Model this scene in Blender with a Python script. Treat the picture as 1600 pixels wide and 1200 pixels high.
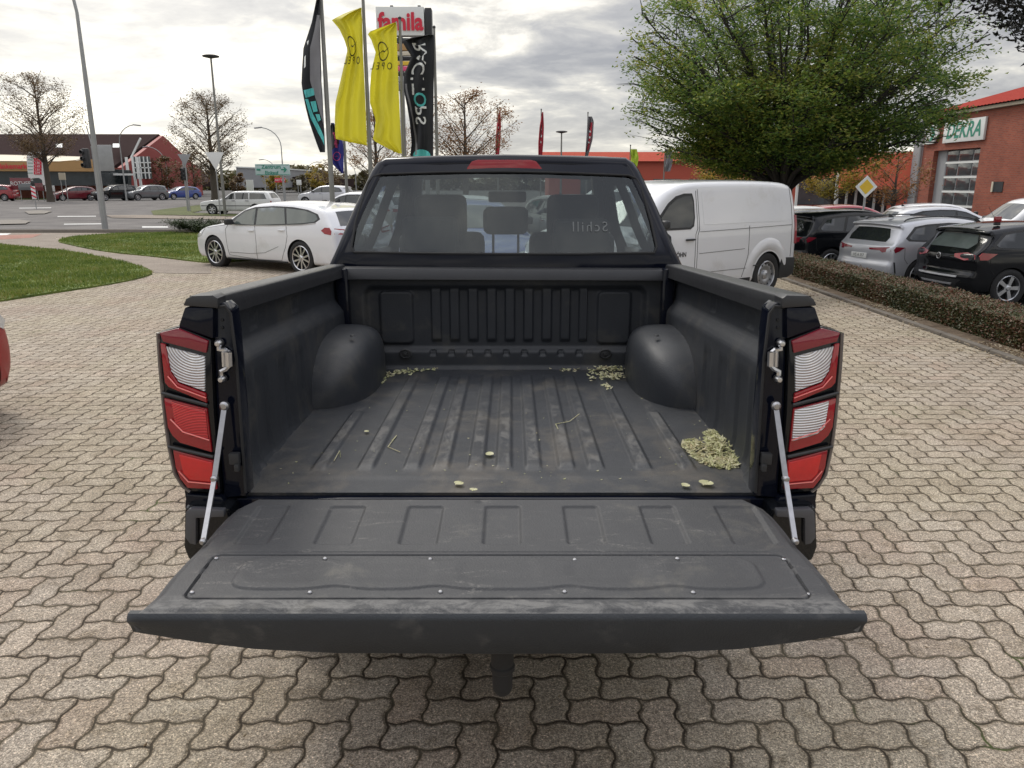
import bpy, bmesh, math, random
from math import sin, cos, tan, atan, atan2, pi, radians, sqrt, floor
from mathutils import Vector, Matrix, noise
from mathutils.geometry import delaunay_2d_cdt

scene = bpy.context.scene
for o in list(bpy.data.objects): bpy.data.objects.remove(o)

# ------------------------------------------------------------------ camera
H = 1.70
PITCH = radians(14.62)
cam_d = bpy.data.cameras.new('camera'); cam = bpy.data.objects.new('camera', cam_d)
scene.collection.objects.link(cam); scene.camera = cam
cam.location = (0, 0, H); cam.rotation_euler = (radians(90) - PITCH, 0, 0)
cam_d.sensor_width = 36; cam_d.lens = 27.0; cam_d.clip_start = .05; cam_d.clip_end = 3000

# ------------------------------------------------------------------ light
SUN_AZ, SUN_EL = radians(-38), radians(50)          # azimuth from +Y towards +X
scene.view_settings.view_transform = 'Standard'; scene.view_settings.look = 'None'
scene.view_settings.exposure = 0.28; scene.view_settings.gamma = 1.0
sd = bpy.data.lights.new('sun', 'SUN'); so = bpy.data.objects.new('sun', sd); scene.collection.objects.link(so)
sd.energy = 1.2; sd.angle = radians(14); sd.color = (1.0, .95, .86)
sv = Vector((sin(SUN_AZ)*cos(SUN_EL), cos(SUN_AZ)*cos(SUN_EL), sin(SUN_EL)))
so.rotation_euler = (-sv).to_track_quat('-Z', 'Y').to_euler(); so.location = sv*50

class NT:
    """small node-tree helper"""
    def __init__(s, tree): s.t = tree; s.n = tree.nodes; s.l = tree.links
    def new(s, ty, **kw):
        n = s.n.new(ty)
        for k, v in kw.items(): setattr(n, k, v)
        return n
    def put(s, sock, v):
        if isinstance(v, bpy.types.NodeSocket): s.l.new(v, sock)
        elif v is not None:
            if sock.type == 'RGBA' and len(v) == 3: v = (*v, 1)
            sock.default_value = v
    def m(s, op, a, b=None, c=None, clamp=False):
        n = s.new('ShaderNodeMath', operation=op, use_clamp=clamp)
        s.put(n.inputs[0], a); s.put(n.inputs[1], b)
        if c is not None: s.put(n.inputs[2], c)
        return n.outputs[0]
    def vm(s, op, a, b=None, sc=None):
        n = s.new('ShaderNodeVectorMath', operation=op)
        s.put(n.inputs[0], a); s.put(n.inputs[1], b)
        if sc is not None: s.put(n.inputs['Scale'], sc)
        return n.outputs['Value'] if op in ('DOT_PRODUCT', 'LENGTH') else n.outputs[0]
    def xyz(s, v):
        n = s.new('ShaderNodeSeparateXYZ'); s.put(n.inputs[0], v); return n.outputs
    def comb(s, x, y, z):
        n = s.new('ShaderNodeCombineXYZ'); s.put(n.inputs[0], x); s.put(n.inputs[1], y); s.put(n.inputs[2], z); return n.outputs[0]
    def noise(s, vec, scale, detail=4, rough=.55, dist=0, out=0):
        n = s.new('ShaderNodeTexNoise'); s.put(n.inputs['Vector'], vec)
        n.inputs['Scale'].default_value = scale; n.inputs['Detail'].default_value = detail
        n.inputs['Roughness'].default_value = rough; n.inputs['Distortion'].default_value = dist
        return n.outputs[out]
    def ramp(s, f, stops, interp='LINEAR'):
        n = s.new('ShaderNodeValToRGB'); n.color_ramp.interpolation = interp
        e = n.color_ramp.elements
        while len(e) < len(stops): e.new(.5)
        for i, (p, c) in enumerate(stops):
            e[i].position = p; e[i].color = (*c, 1) if len(c) == 3 else c
        s.put(n.inputs[0], f); return n.outputs[0]
    def mix(s, f, a, b, mode='MIX'):
        n = s.new('ShaderNodeMix', data_type='RGBA', blend_type=mode)
        s.put(n.inputs[0], f); s.put(n.inputs[6], a); s.put(n.inputs[7], b); return n.outputs[2]
    def sstep(s, v, a, b):
        n = s.new('ShaderNodeMapRange', interpolation_type='SMOOTHSTEP')
        s.put(n.inputs[0], v); n.inputs[1].default_value = a; n.inputs[2].default_value = b; return n.outputs[0]
    def bump(s, h, st=.3, d=.01, nrm=None):
        n = s.new('ShaderNodeBump'); n.inputs['Strength'].default_value = st; n.inputs['Distance'].default_value = d
        s.put(n.inputs['Height'], h)
        if nrm: s.put(n.inputs['Normal'], nrm)
        return n.outputs[0]

world = bpy.data.worlds.new('World'); scene.world = world; world.use_nodes = True
w = NT(world.node_tree); w.n.clear()
wo = w.new('ShaderNodeOutputWorld'); bg = w.new('ShaderNodeBackground'); w.l.new(bg.outputs[0], wo.inputs[0])
tc = w.new('ShaderNodeTexCoord').outputs['Generated']
sky = w.new('ShaderNodeTexSky', sky_type='NISHITA'); sky.sun_disc = False
sky.sun_elevation = SUN_EL; sky.sun_rotation = SUN_AZ
X, Y, Z = w.xyz(tc)
den = w.m('ADD', w.m('MAXIMUM', Z, 0.0), .16)
pl = w.comb(w.m('DIVIDE', X, den), w.m('DIVIDE', Y, den), 0.0)
pl = w.vm('ADD', pl, (3.1, .4, 0))
n1 = w.noise(pl, 1.5, 9, .58, .35)
n2 = w.noise(pl, 3.3, 7, .6, .6)
n3 = w.noise(pl, .45, 3, .5, 0)
cov = w.m('ADD', w.m('MULTIPLY', n1, .62), w.m('ADD', w.m('MULTIPLY', n2, .22), w.m('MULTIPLY', n3, .30)))
gd = Vector((sin(radians(-25))*cos(radians(9)), cos(radians(-25))*cos(radians(9)), sin(radians(9))))
glow = w.vm('DOT_PRODUCT', tc, tuple(gd))
g1 = w.m('POWER', w.m('MAXIMUM', glow, 0.0), 26.0)
g2 = w.m('POWER', w.m('MAXIMUM', glow, 0.0), 5.0)
cl = w.ramp(w.m('SUBTRACT', cov, w.m('MULTIPLY', g1, .045)), [(.45, (1.0, .95, .84)), (.49, (.86, .82, .75)), (.52, (.63, .61, .57)), (.565, (.45, .445, .45)), (.64, (.29, .295, .325))])
glc = w.mix(1.0, (1.0, .93, .78), w.comb(g1, g1, g1), 'MULTIPLY')
glc2 = w.mix(1.0, (1.0, .95, .80), w.comb(g2, g2, g2), 'MULTIPLY')
cl = w.mix(.34, cl, glc, 'ADD')
cl = w.mix(.03, cl, glc2, 'ADD')
# the low horizon is pale and warm
hz = w.m('POWER', w.m('SUBTRACT', 1.0, w.m('MINIMUM', w.m('MAXIMUM', Z, 0.0), 1.0)), 14.0)
cl = w.mix(w.m('MULTIPLY', hz, .45), cl, (.98, .94, .80))
skyc = w.mix(1.0, sky.outputs[0], (.10, .10, .10), 'MULTIPLY')
veil = w.mix(.93, skyc, cl)
# an overcast sky is brightest overhead
zen = w.m('ADD', 1.0, w.m('MULTIPLY', w.sstep(Z, .28, .75), 1.9))
veil = w.mix(1.0, veil, w.comb(zen, zen, zen), 'MULTIPLY')
w.put(bg.inputs[0], veil); bg.inputs[1].default_value = 1.0
WORLD_BG = bg

# ------------------------------------------------------------------ helpers
CP, SP = cos(PITCH), sin(PITCH)
def ray(px, py):
    X = (px-800)/1200; Y = (600-py)/1200
    return Vector((X, CP + Y*SP, -SP + Y*CP))
def at(px, py, D):
    """point that stands D metres ahead and is seen at that spot of the photograph"""
    r = ray(px, py); return Vector((0, 0, H)) + r*(D/r.y)
def gnd(px, py, z=0.0):
    r = ray(px, py); return Vector((0, 0, H)) + r*((z-H)/r.z)
def onplane(px, py, p0, nrm):
    r = ray(px, py); o = Vector((0, 0, H)); return o + r*((p0-o).dot(nrm)/r.dot(nrm))
def lerp(a, b, t): return a + (b-a)*t
def interp(pts, x):
    if x <= pts[0][0]: return pts[0][1]
    for (a, fa), (b, fb) in zip(pts, pts[1:]):
        if x <= b: return fa + (fb-fa)*(x-a)/(b-a)
    return pts[-1][1]
def sst(a, b, x):
    t = max(0, min(1, (x-a)/(b-a))); return t*t*(3-2*t)

COL = scene.collection
def tag(o, label=None, cat=None, group=None, kind=None):
    if label: o['label'] = label
    if cat: o['category'] = cat
    if group: o['group'] = group
    if kind: o['kind'] = kind
    return o
def thing(name, label, cat, loc=(0, 0, 0), rz=0, group=None):
    o = bpy.data.objects.new(name, None); COL.objects.link(o); o.location = loc; o.rotation_euler = (0, 0, rz)
    o.empty_display_size = .2
    return tag(o, label, cat, group)
def wloc(o):
    v = Vector((0, 0, 0))
    while o: v += o.location; o = o.parent
    return v
def copy_tree(o, parent=None):
    c = o.copy(); COL.objects.link(c); c.parent = parent
    for ch in KIDS.get(o.name, []):
        copy_tree(ch, c)
    return c
KIDS = {}

class MB:
    def __init__(s): s.bm = bmesh.new(); s.mi = 0
    def add(s, other, M=None):
        vm = [s.bm.verts.new((M @ v.co) if M else v.co) for v in other.verts]
        other.verts.index_update()
        for f in other.faces:
            try:
                nf = s.bm.faces.new([vm[v.index] for v in f.verts]); nf.material_index = s.mi
            except ValueError: pass
        other.free(); return s
    def box(s, c, size, rot=None, bev=0, seg=2, M=None):
        b = bmesh.new(); bmesh.ops.create_cube(b, size=1)
        for v in b.verts: v.co = Vector((v.co.x*size[0], v.co.y*size[1], v.co.z*size[2]))
        if bev: bmesh.ops.bevel(b, geom=b.edges[:], offset=bev, segments=seg, affect='EDGES', profile=.6)
        T = Matrix.Translation(c)
        if rot: T = T @ Matrix.Rotation(rot[2], 4, 'Z') @ Matrix.Rotation(rot[1], 4, 'Y') @ Matrix.Rotation(rot[0], 4, 'X')
        return s.add(b, (M @ T) if M else T)
    def tube(s, pts, rad, n=8, cap=True):
        pts = [Vector(p) for p in pts]
        rs = rad if isinstance(rad, (list, tuple)) else [rad]*len(pts)
        rings = []; up = None
        for i, p in enumerate(pts):
            d = (pts[min(i+1, len(pts)-1)] - pts[max(i-1, 0)])
            if d.length < 1e-9: d = Vector((0, 0, 1))
            d.normalize()
            if up is None: up = d.orthogonal().normalized()
            up = (up - d*up.dot(d))
            if up.length < 1e-6: up = d.orthogonal()
            up.normalize(); sd = d.cross(up)
            rings.append([s.bm.verts.new(p + (up*cos(2*pi*k/n) + sd*sin(2*pi*k/n))*rs[i]) for k in range(n)])
        for a, b in zip(rings, rings[1:]):
            for k in range(n):
                f = s.bm.faces.new((a[k], a[(k+1) % n], b[(k+1) % n], b[k])); f.material_index = s.mi
        if cap:
            f = s.bm.faces.new(rings[0][::-1]); f.material_index = s.mi
            f = s.bm.faces.new(rings[-1]); f.material_index = s.mi
        return s
    def lathe(s, prof, n=24, M=None):
        """prof: (radius, height) turned about local Z"""
        M = M or Matrix(); rings = []
        for r, h in prof:
            if r < 1e-6: rings.append([s.bm.verts.new(M @ Vector((0, 0, h)))])
            else: rings.append([s.bm.verts.new(M @ Vector((r*cos(2*pi*k/n), r*sin(2*pi*k/n), h))) for k in range(n)])
        for a, b in zip(rings, rings[1:]):
            for k in range(n):
                q = [a[k % len(a)], a[(k+1) % len(a)], b[(k+1) % len(b)], b[k % len(b)]]
                u = []
                for v in q:
                    if v not in u: u.append(v)
                if len(u) > 2:
                    try: f = s.bm.faces.new(u); f.material_index = s.mi
                    except ValueError: pass
        return s
    def grid(s, f, nu, nv, closed=False):
        V = [[s.bm.verts.new(f(i/nu, j/nv)) for i in range(nu+1)] for j in range(nv+1)]
        for j in range(nv):
            for i in range(nu):
                q = s.bm.faces.new((V[j][i], V[j][i+1], V[j+1][i+1], V[j+1][i])); q.material_index = s.mi
        return V
    def prism(s, poly, d, bev=0):
        """poly: list of 3-D points in a plane; extruded by vector d"""
        b = bmesh.new(); d = Vector(d)
        a = [b.verts.new(Vector(p)) for p in poly]; c = [b.verts.new(Vector(p)+d) for p in poly]; n = len(a)
        b.faces.new(a[::-1]); b.faces.new(c)
        for k in range(n): b.faces.new((a[k], a[(k+1) % n], c[(k+1) % n], c[k]))
        bmesh.ops.recalc_face_normals(b, faces=b.faces[:])
        if bev: bmesh.ops.bevel(b, geom=b.edges[:], offset=bev, segments=2, affect='EDGES', profile=.6)
        return s.add(b)
    def raw(s, verts, faces):
        vs = [s.bm.verts.new(v) for v in verts]
        for f in faces:
            try: nf = s.bm.faces.new([vs[i] for i in f]); nf.material_index = s.mi
            except ValueError: pass
        return s
    def build(s, name, mat, parent=None, world=False, smooth=True, ang=35, loc=None, merge=0, recalc=True):
        bm = s.bm
        if merge: bmesh.ops.remove_doubles(bm, verts=bm.verts[:], dist=merge)
        if recalc: bmesh.ops.recalc_face_normals(bm, faces=bm.faces[:])
        off = Vector((0, 0, 0))
        if world and parent: off = wloc(parent)
        if loc is not None: off = Vector(loc)
        if off.length:
            for v in bm.verts: v.co -= off
        for f in bm.faces: f.smooth = smooth
        if smooth:
            lim = radians(ang)
            for e in bm.edges:
                if len(e.link_faces) == 2 and e.calc_face_angle(0) > lim: e.smooth = False
        me = bpy.data.meshes.new(name); bm.to_mesh(me); bm.free()
        for m_ in (mat if isinstance(mat, (list, tuple)) else [mat]): me.materials.append(m_)
        return link_mesh(name, me, parent, loc)
def link_mesh(name, me, parent=None, loc=None):
    o = bpy.data.objects.new(name, me); COL.objects.link(o)
    if parent: o.parent = parent; KIDS.setdefault(parent.name, []).append(o)
    if loc is not None: o.location = loc
    return o

def cdt_fill(loops, step, holes=()):
    """triangulate a 2-D polygon (and holes) with inner grid points; returns verts2d, faces"""
    pts, edges = [], []
    def addloop(lp):
        b = len(pts); pts.extend(Vector((p[0], p[1])) for p in lp); n = len(lp)
        edges.extend((b+i, b+(i+1) % n) for i in range(n))
    for lp in loops: addloop(lp)
    for lp in holes: addloop(lp)
    def inside(x, y, lp):
        c = False; n = len(lp)
        for i in range(n):
            x1, y1 = lp[i][:2]; x2, y2 = lp[(i+1) % n][:2]
            if (y1 > y) != (y2 > y) and x < (x2-x1)*(y-y1)/(y2-y1+1e-12)+x1: c = not c
        return c
    def neardist(x, y):
        m = 9e9
        for lp in list(loops)+list(holes):
            n = len(lp)
            for i in range(n):
                ax, ay = lp[i][:2]; bx, by = lp[(i+1) % n][:2]
                dx, dy = bx-ax, by-ay; L = dx*dx+dy*dy+1e-12
                t = max(0, min(1, ((x-ax)*dx+(y-ay)*dy)/L))
                m = min(m, (x-ax-t*dx)**2+(y-ay-t*dy)**2)
        return sqrt(m)
    if step:
        xs = [p.x for p in pts]; ys = [p.y for p in pts]
        nx = int((max(xs)-min(xs))/step)+1; ny = int((max(ys)-min(ys))/step)+1
        for i in range(nx+1):
            for j in range(ny+1):
                x = min(xs)+i*step; y = min(ys)+j*step
                if any(inside(x, y, l) for l in loops) and not any(inside(x, y, h) for h in holes) and neardist(x, y) > step*.35:
                    pts.append(Vector((x, y)))
    v, e, f, *_ = delaunay_2d_cdt(pts, edges, [], 0, 1e-6)
    out = []
    for t in f:
        cx = sum(v[i].x for i in t)/len(t); cy = sum(v[i].y for i in t)/len(t)
        if any(inside(cx, cy, l) for l in loops) and not any(inside(cx, cy, h) for h in holes): out.append(list(t))
    return v, out
def dens(lp, step, closed=True):
    out = []; n = len(lp)
    for i in range(n if closed else n-1):
        a = lp[i]; b = lp[(i+1) % n]; L = sqrt((a[0]-b[0])**2+(a[1]-b[1])**2); k = max(1, int(L/step))
        for j in range(k): out.append((lerp(a[0], b[0], j/k), lerp(a[1], b[1], j/k)))
    if not closed: out.append(lp[-1])
    return out
def chaikin(lp, it=2, closed=True, q=.25):
    for _ in range(it):
        out = []; n = len(lp)
        if not closed: out.append(lp[0])
        for i in range(n if closed else n-1):
            a = lp[i]; b = lp[(i+1) % n]
            out.append(tuple(a[k]*(1-q)+b[k]*q for k in range(len(a)))); out.append(tuple(a[k]*q+b[k]*(1-q) for k in range(len(a))))
        if not closed: out.append(lp[-1])
        lp = out
    return lp
def panel(mb, poly, f, step=.12, thick=.012, holes=(), f_in=None):
    """patch of a curved surface: f(a, b, eps) -> point; has a rim so that it is not a bare sheet"""
    poly = dens(poly, step); holes = [dens(h, step) for h in holes]
    v, fs = cdt_fill([poly], step, holes)
    V = [mb.bm.verts.new(f(p.x, p.y, 0)) for p in v]
    used = {}
    for t in fs:
        try: q = mb.bm.faces.new([V[i] for i in t]); q.material_index = mb.mi
        except ValueError: continue
        for k in range(len(t)):
            e = tuple(sorted((t[k], t[(k+1) % len(t)]))); used[e] = used.get(e, 0)+1
    bot = {}
    for (a, b), c in used.items():
        if c == 1:
            for i in (a, b):
                if i not in bot: bot[i] = mb.bm.verts.new(f(v[i].x, v[i].y, -thick))
            q = mb.bm.faces.new((V[a], V[b], bot[b], bot[a])); q.material_index = mb.mi
    return mb
_dg = None
def text_geo(txt, size=1, ext=0, bold=0, spacing=1.0, align='CENTER', shear=0):
    c = bpy.data.curves.new('t', 'FONT'); c.body = txt; c.size = size; c.extrude = ext; c.offset = bold
    c.align_x = align; c.align_y = 'CENTER'; c.space_character = spacing; c.resolution_u = 3; c.shear = shear
    o = bpy.data.objects.new('t', c); COL.objects.link(o)
    dg = bpy.context.evaluated_depsgraph_get(); dg.update()
    me = bpy.data.meshes.new_from_object(o.evaluated_get(dg))
    vs = [v.co.copy() for v in me.vertices]; fs = [tuple(p.vertices) for p in me.polygons]
    bpy.data.objects.remove(o); bpy.data.curves.remove(c); bpy.data.meshes.remove(me)
    return vs, fs

# ------------------------------------------------------------------ materials
def pmat(name, col, rough=.5, metal=0, var=.12, scale=6, bump=0, bscale=60, coat=0, spec=.5, col2=None, thr=(.45, .6), c2scale=3, detail=4, stretch=None, rvar=0, transl=0, emis=0):
    m = bpy.data.materials.new(name); m.use_nodes = True; t = NT(m.node_tree); b = t.n['Principled BSDF']
    tc = t.new('ShaderNodeTexCoord').outputs['Object']
    v = t.vm('MULTIPLY', tc, stretch) if stretch else tc
    n = t.noise(v, scale, detail, .6)
    base = t.mix(n, tuple(c*(1-var) for c in col), tuple(min(1, c*(1+var)) for c in col))
    if col2:
        k = t.sstep(t.noise(v, c2scale, 6, .65, .3), *thr)
        base = t.mix(k, base, col2)
    t.put(b.inputs['Base Color'], base)
    b.inputs['Roughness'].default_value = rough; b.inputs['Metallic'].default_value = metal
    b.inputs['Specular IOR Level'].default_value = spec
    if rvar: t.put(b.inputs['Roughness'], t.m('ADD', rough-rvar/2, t.m('MULTIPLY', t.noise(v, scale*2.3, 5, .6), rvar)))
    if coat: b.inputs['Coat Weight'].default_value = coat; b.inputs['Coat Roughness'].default_value = .04
    if bump: t.put(b.inputs['Normal'], t.bump(t.noise(tc, bscale, 3, .6), bump, .004))
    return m
def glassmat(name, tint=(.30, .34, .34), ior=1.5, add=.0, rough=0.0):
    m = bpy.data.materials.new(name); m.use_nodes = True; t = NT(m.node_tree); t.n.clear()
    out = t.new('ShaderNodeOutputMaterial'); tr = t.new('ShaderNodeBsdfTransparent'); gl = t.new('ShaderNodeBsdfGlossy')
    tr.inputs[0].default_value = (*tint, 1); gl.inputs['Roughness'].default_value = rough; gl.inputs[0].default_value = (.9, .95, .95, 1)
    lw = t.new('ShaderNodeLayerWeight'); lw.inputs[0].default_value = .5
    fr = t.m('MULTIPLY', t.m('POWER', lw.outputs['Facing'], 4.0), .8)
    mx = t.new('ShaderNodeMixShader'); t.put(mx.inputs[0], t.m('ADD', fr, .035+add, clamp=True))
    t.l.new(tr.outputs[0], mx.inputs[1]); t.l.new(gl.outputs[0], mx.inputs[2]); t.l.new(mx.outputs[0], out.inputs[0])
    return m
def leafmat(name, cols, nscale=.6, transl=.35, fine=9):
    m = bpy.data.materials.new(name); m.use_nodes = True; t = NT(m.node_tree); b = t.n['Principled BSDF']
    geo = t.new('ShaderNodeNewGeometry'); tc = t.new('ShaderNodeTexCoord').outputs['Object']
    a = t.m('ADD', t.m('MULTIPLY', t.noise(tc, nscale, 3), .75), t.m('MULTIPLY', geo.outputs['Random Per Island'], .38))
    k = len(cols); c = t.ramp(a, [(.28+.56*i/max(1, k-1), cc) for i, cc in enumerate(cols)])
    t.put(b.inputs['Base Color'], c); b.inputs['Roughness'].default_value = .5
    tl = t.new('ShaderNodeBsdfTranslucent'); t.put(tl.inputs[0], c); mx = t.new('ShaderNodeMixShader'); mx.inputs[0].default_value = transl
    out = t.n['Material Output']; t.l.new(b.outputs[0], mx.inputs[1]); t.l.new(tl.outputs[0], mx.inputs[2]); t.l.new(mx.outputs[0], out.inputs[0])
    return m

def paving_mat():
    m = bpy.data.materials.new('interlocking_paving'); m.use_nodes = True; t = NT(m.node_tree); b = t.n['Principled BSDF']
    pos = t.new('ShaderNodeNewGeometry').outputs['Position']
    U = .119
    x, y, z = t.xyz(pos)
    wob = t.xyz(t.noise(pos, 30, 5, .7, out=1)); wx = t.m('MULTIPLY', t.m('SUBTRACT', wob[0], .5), .15); wy = t.m('MULTIPLY', t.m('SUBTRACT', wob[1], .5), .15)
    u = t.m('DIVIDE', t.m('ADD', x, .05), U); v = t.m('DIVIDE', y, U)
    def wave(q):
        s_ = t.m('SINE', t.m('MULTIPLY', q, 2*pi)); return t.m('MULTIPLY', t.m('MULTIPLY', s_, 1.0), .064)
    uu = t.m('ADD', t.m('ADD', u, wave(v)), wx); vv = t.m('ADD', t.m('ADD', v, wave(u)), wy)
    i = t.m('FLOOR', uu); j = t.m('FLOOR', vv); fu = t.m('SUBTRACT', uu, i); fv = t.m('SUBTRACT', vv, j)
    k = t.m('FLOORED_MODULO', t.m('ADD', t.m('SUBTRACT', i, j), 4000.0), 4.0)
    k0 = t.m('LESS_THAN', k, .5); k1 = t.m('MULTIPLY', t.m('GREATER_THAN', k, .5), t.m('LESS_THAN', k, 1.5))
    k2 = t.m('MULTIPLY', t.m('GREATER_THAN', k, 1.5), t.m('LESS_THAN', k, 2.5)); k3 = t.m('GREATER_THAN', k, 2.5)
    gu = t.m('SUBTRACT', 1.0, fu); gv = t.m('SUBTRACT', 1.0, fv)
    L_ = t.m('ADD', fu, t.m('MULTIPLY', k1, 5.0)); R_ = t.m('ADD', gu, t.m('MULTIPLY', k0, 5.0))
    B_ = t.m('ADD', fv, t.m('MULTIPLY', k2, 5.0)); T_ = t.m('ADD', gv, t.m('MULTIPLY', k3, 5.0))
    d = t.m('MINIMUM', t.m('MINIMUM', L_, R_), t.m('MINIMUM', B_, T_))
    si = t.m('SUBTRACT', i, k1); sj = t.m('SUBTRACT', j, k2)
    wn = t.new('ShaderNodeTexWhiteNoise', noise_dimensions='3D'); t.put(wn.inputs['Vector'], t.comb(si, sj, 0.0))
    jw = t.m('ADD', .002, t.m('MULTIPLY', t.noise(pos, 11, 5), .036))
    joint = t.sstep(t.m('SUBTRACT', d, jw), 0, .03)           # 0 in the joint, 1 on the stone
    spk = t.noise(pos, 210, 3, .85); spk2 = t.noise(pos, 95, 4, .8)
    big = t.noise(pos, .55, 4, .55); mid = t.noise(pos, 3.0, 5, .6)
    stone = t.ramp(wn.outputs['Value'], [(0, (.335, .294, .245)), (.35, (.378, .334, .280)), (.6, (.368, .330, .283)), (.85, (.412, .367, .310)), (1, (.378, .318, .265))])
    stone = t.mix(t.sstep(big, .42, .60), stone, t.mix(.5, stone, (.37, .335, .25)))
    stone = t.mix(t.sstep(t.noise(pos, .9, 3), .52, .66), stone, t.mix(.35, stone, (.34, .26, .22)))
    grime = t.noise(pos, 7.5, 7, .75); stone = t.mix(t.sstep(grime, .50, .66), stone, t.mix(1.0, stone, (.74, .72, .68), 'MULTIPLY'))
    stone = t.mix(t.sstep(mid, .40, .70), stone, t.mix(1.0, stone, (.82, .80, .78), 'MULTIPLY'))
    sp = t.ramp(spk, [(.36, (.30, .28, .27)), (.46, (.80, .79, .78)), (.56, (1.10, 1.10, 1.08)), (.64, (2.1, 2.05, 2.0))])
    stone = t.mix(.85, stone, t.mix(1.0, stone, sp, 'MULTIPLY'))
    pk = t.ramp(spk2, [(.38, (.66, .63, .60)), (.5, (1, 1, 1)), (.62, (1.34, 1.28, 1.22))]); stone = t.mix(1.0, stone, pk, 'MULTIPLY')
    vo = t.new('ShaderNodeTexVoronoi', feature='F1'); t.put(vo.inputs['Vector'], pos); vo.inputs['Scale'].default_value = 230
    gr = t.xyz(vo.outputs['Color'])[0]
    stone = t.mix(1.0, stone, t.ramp(gr, [(0, (.62, .60, .58)), (.25, (.88, .87, .86)), (.75, (1.06, 1.06, 1.05)), (.9, (1.25, 1.24, 1.22)), (1, (1.75, 1.72, 1.68))]), 'MULTIPLY')
    jc = t.mix(t.sstep(t.noise(pos, 5, 4), .42, .62), (.042, .032, .022), (.095, .080, .055))
    jc = t.mix(t.sstep(t.noise(pos, 2.2, 4), .60, .72), jc, (.060, .085, .022))
    soft = t.sstep(d, .0, .14)
    stone = t.mix(t.m('SUBTRACT', 1.0, soft), stone, t.mix(1.0, stone, (.72, .68, .62), 'MULTIPLY'))
    col = t.mix(joint, jc, stone)
    t.put(b.inputs['Base Color'], col); b.inputs['Roughness'].default_value = .82; b.inputs['Specular IOR Level'].default_value = .25
    hgt = t.m('ADD', t.m('MULTIPLY', t.sstep(t.m('SUBTRACT', d, jw), -.02, .10), 1.0), t.m('ADD', t.m('MULTIPLY', spk, .18), t.m('MULTIPLY', wn.outputs['Value'], .22)))
    t.put(b.inputs['Normal'], t.bump(hgt, .75, .011))
    return m
def sheet_mat(name, cols, scale=3, spk=160, rough=.85, bump=.3, spkamt=.5):
    """mottled ground surface (asphalt, soil, turf) in world space"""
    m = bpy.data.materials.new(name); m.use_nodes = True; t = NT(m.node_tree); b = t.n['Principled BSDF']
    pos = t.new('ShaderNodeNewGeometry').outputs['Position']
    c = t.ramp(t.noise(pos, scale, 7, .62, .2), [(.30+.4*i/(len(cols)-1), cc) for i, cc in enumerate(cols)])
    s = t.noise(pos, spk, 3, .7)
    c = t.mix(spkamt, c, t.mix(1.0, c, t.ramp(s, [(.34, (.5, .5, .5)), (.5, (1, 1, 1)), (.66, (1.6, 1.6, 1.55))]), 'MULTIPLY'))
    t.put(b.inputs['Base Color'], c); b.inputs['Roughness'].default_value = rough; b.inputs['Specular IOR Level'].default_value = .3
    t.put(b.inputs['Normal'], t.bump(s, bump, .01)); return m
def brick_mat(name, c1, c2, mortar, sc=1.0):
    m = bpy.data.materials.new(name); m.use_nodes = True; t = NT(m.node_tree); b = t.n['Principled BSDF']
    o = t.xyz(t.new('ShaderNodeTexCoord').outputs['Object'])
    v = t.comb(t.m('ADD', o[0], o[1]), o[2], 0.0)
    br = t.new('ShaderNodeTexBrick'); t.put(br.inputs['Vector'], v); br.inputs['Color1'].default_value = (*c1, 1); br.inputs['Color2'].default_value = (*c2, 1)
    br.inputs['Mortar'].default_value = (*mortar, 1); br.inputs['Scale'].default_value = 1; br.inputs['Brick Width'].default_value = .25*sc; br.inputs['Row Height'].default_value = .083*sc; br.inputs['Mortar Size'].default_value = .011*sc
    c = t.mix(.5, br.outputs[0], t.mix(1.0, br.outputs[0], t.ramp(t.noise(v, .8, 5, .6), [(.35, (.7, .7, .7)), (.65, (1.25, 1.25, 1.25))]), 'MULTIPLY'))
    t.put(b.inputs['Base Color'], c); b.inputs['Roughness'].default_value = .85
    t.put(b.inputs['Normal'], t.bump(br.outputs[1], -.4, .01)); return m

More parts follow.
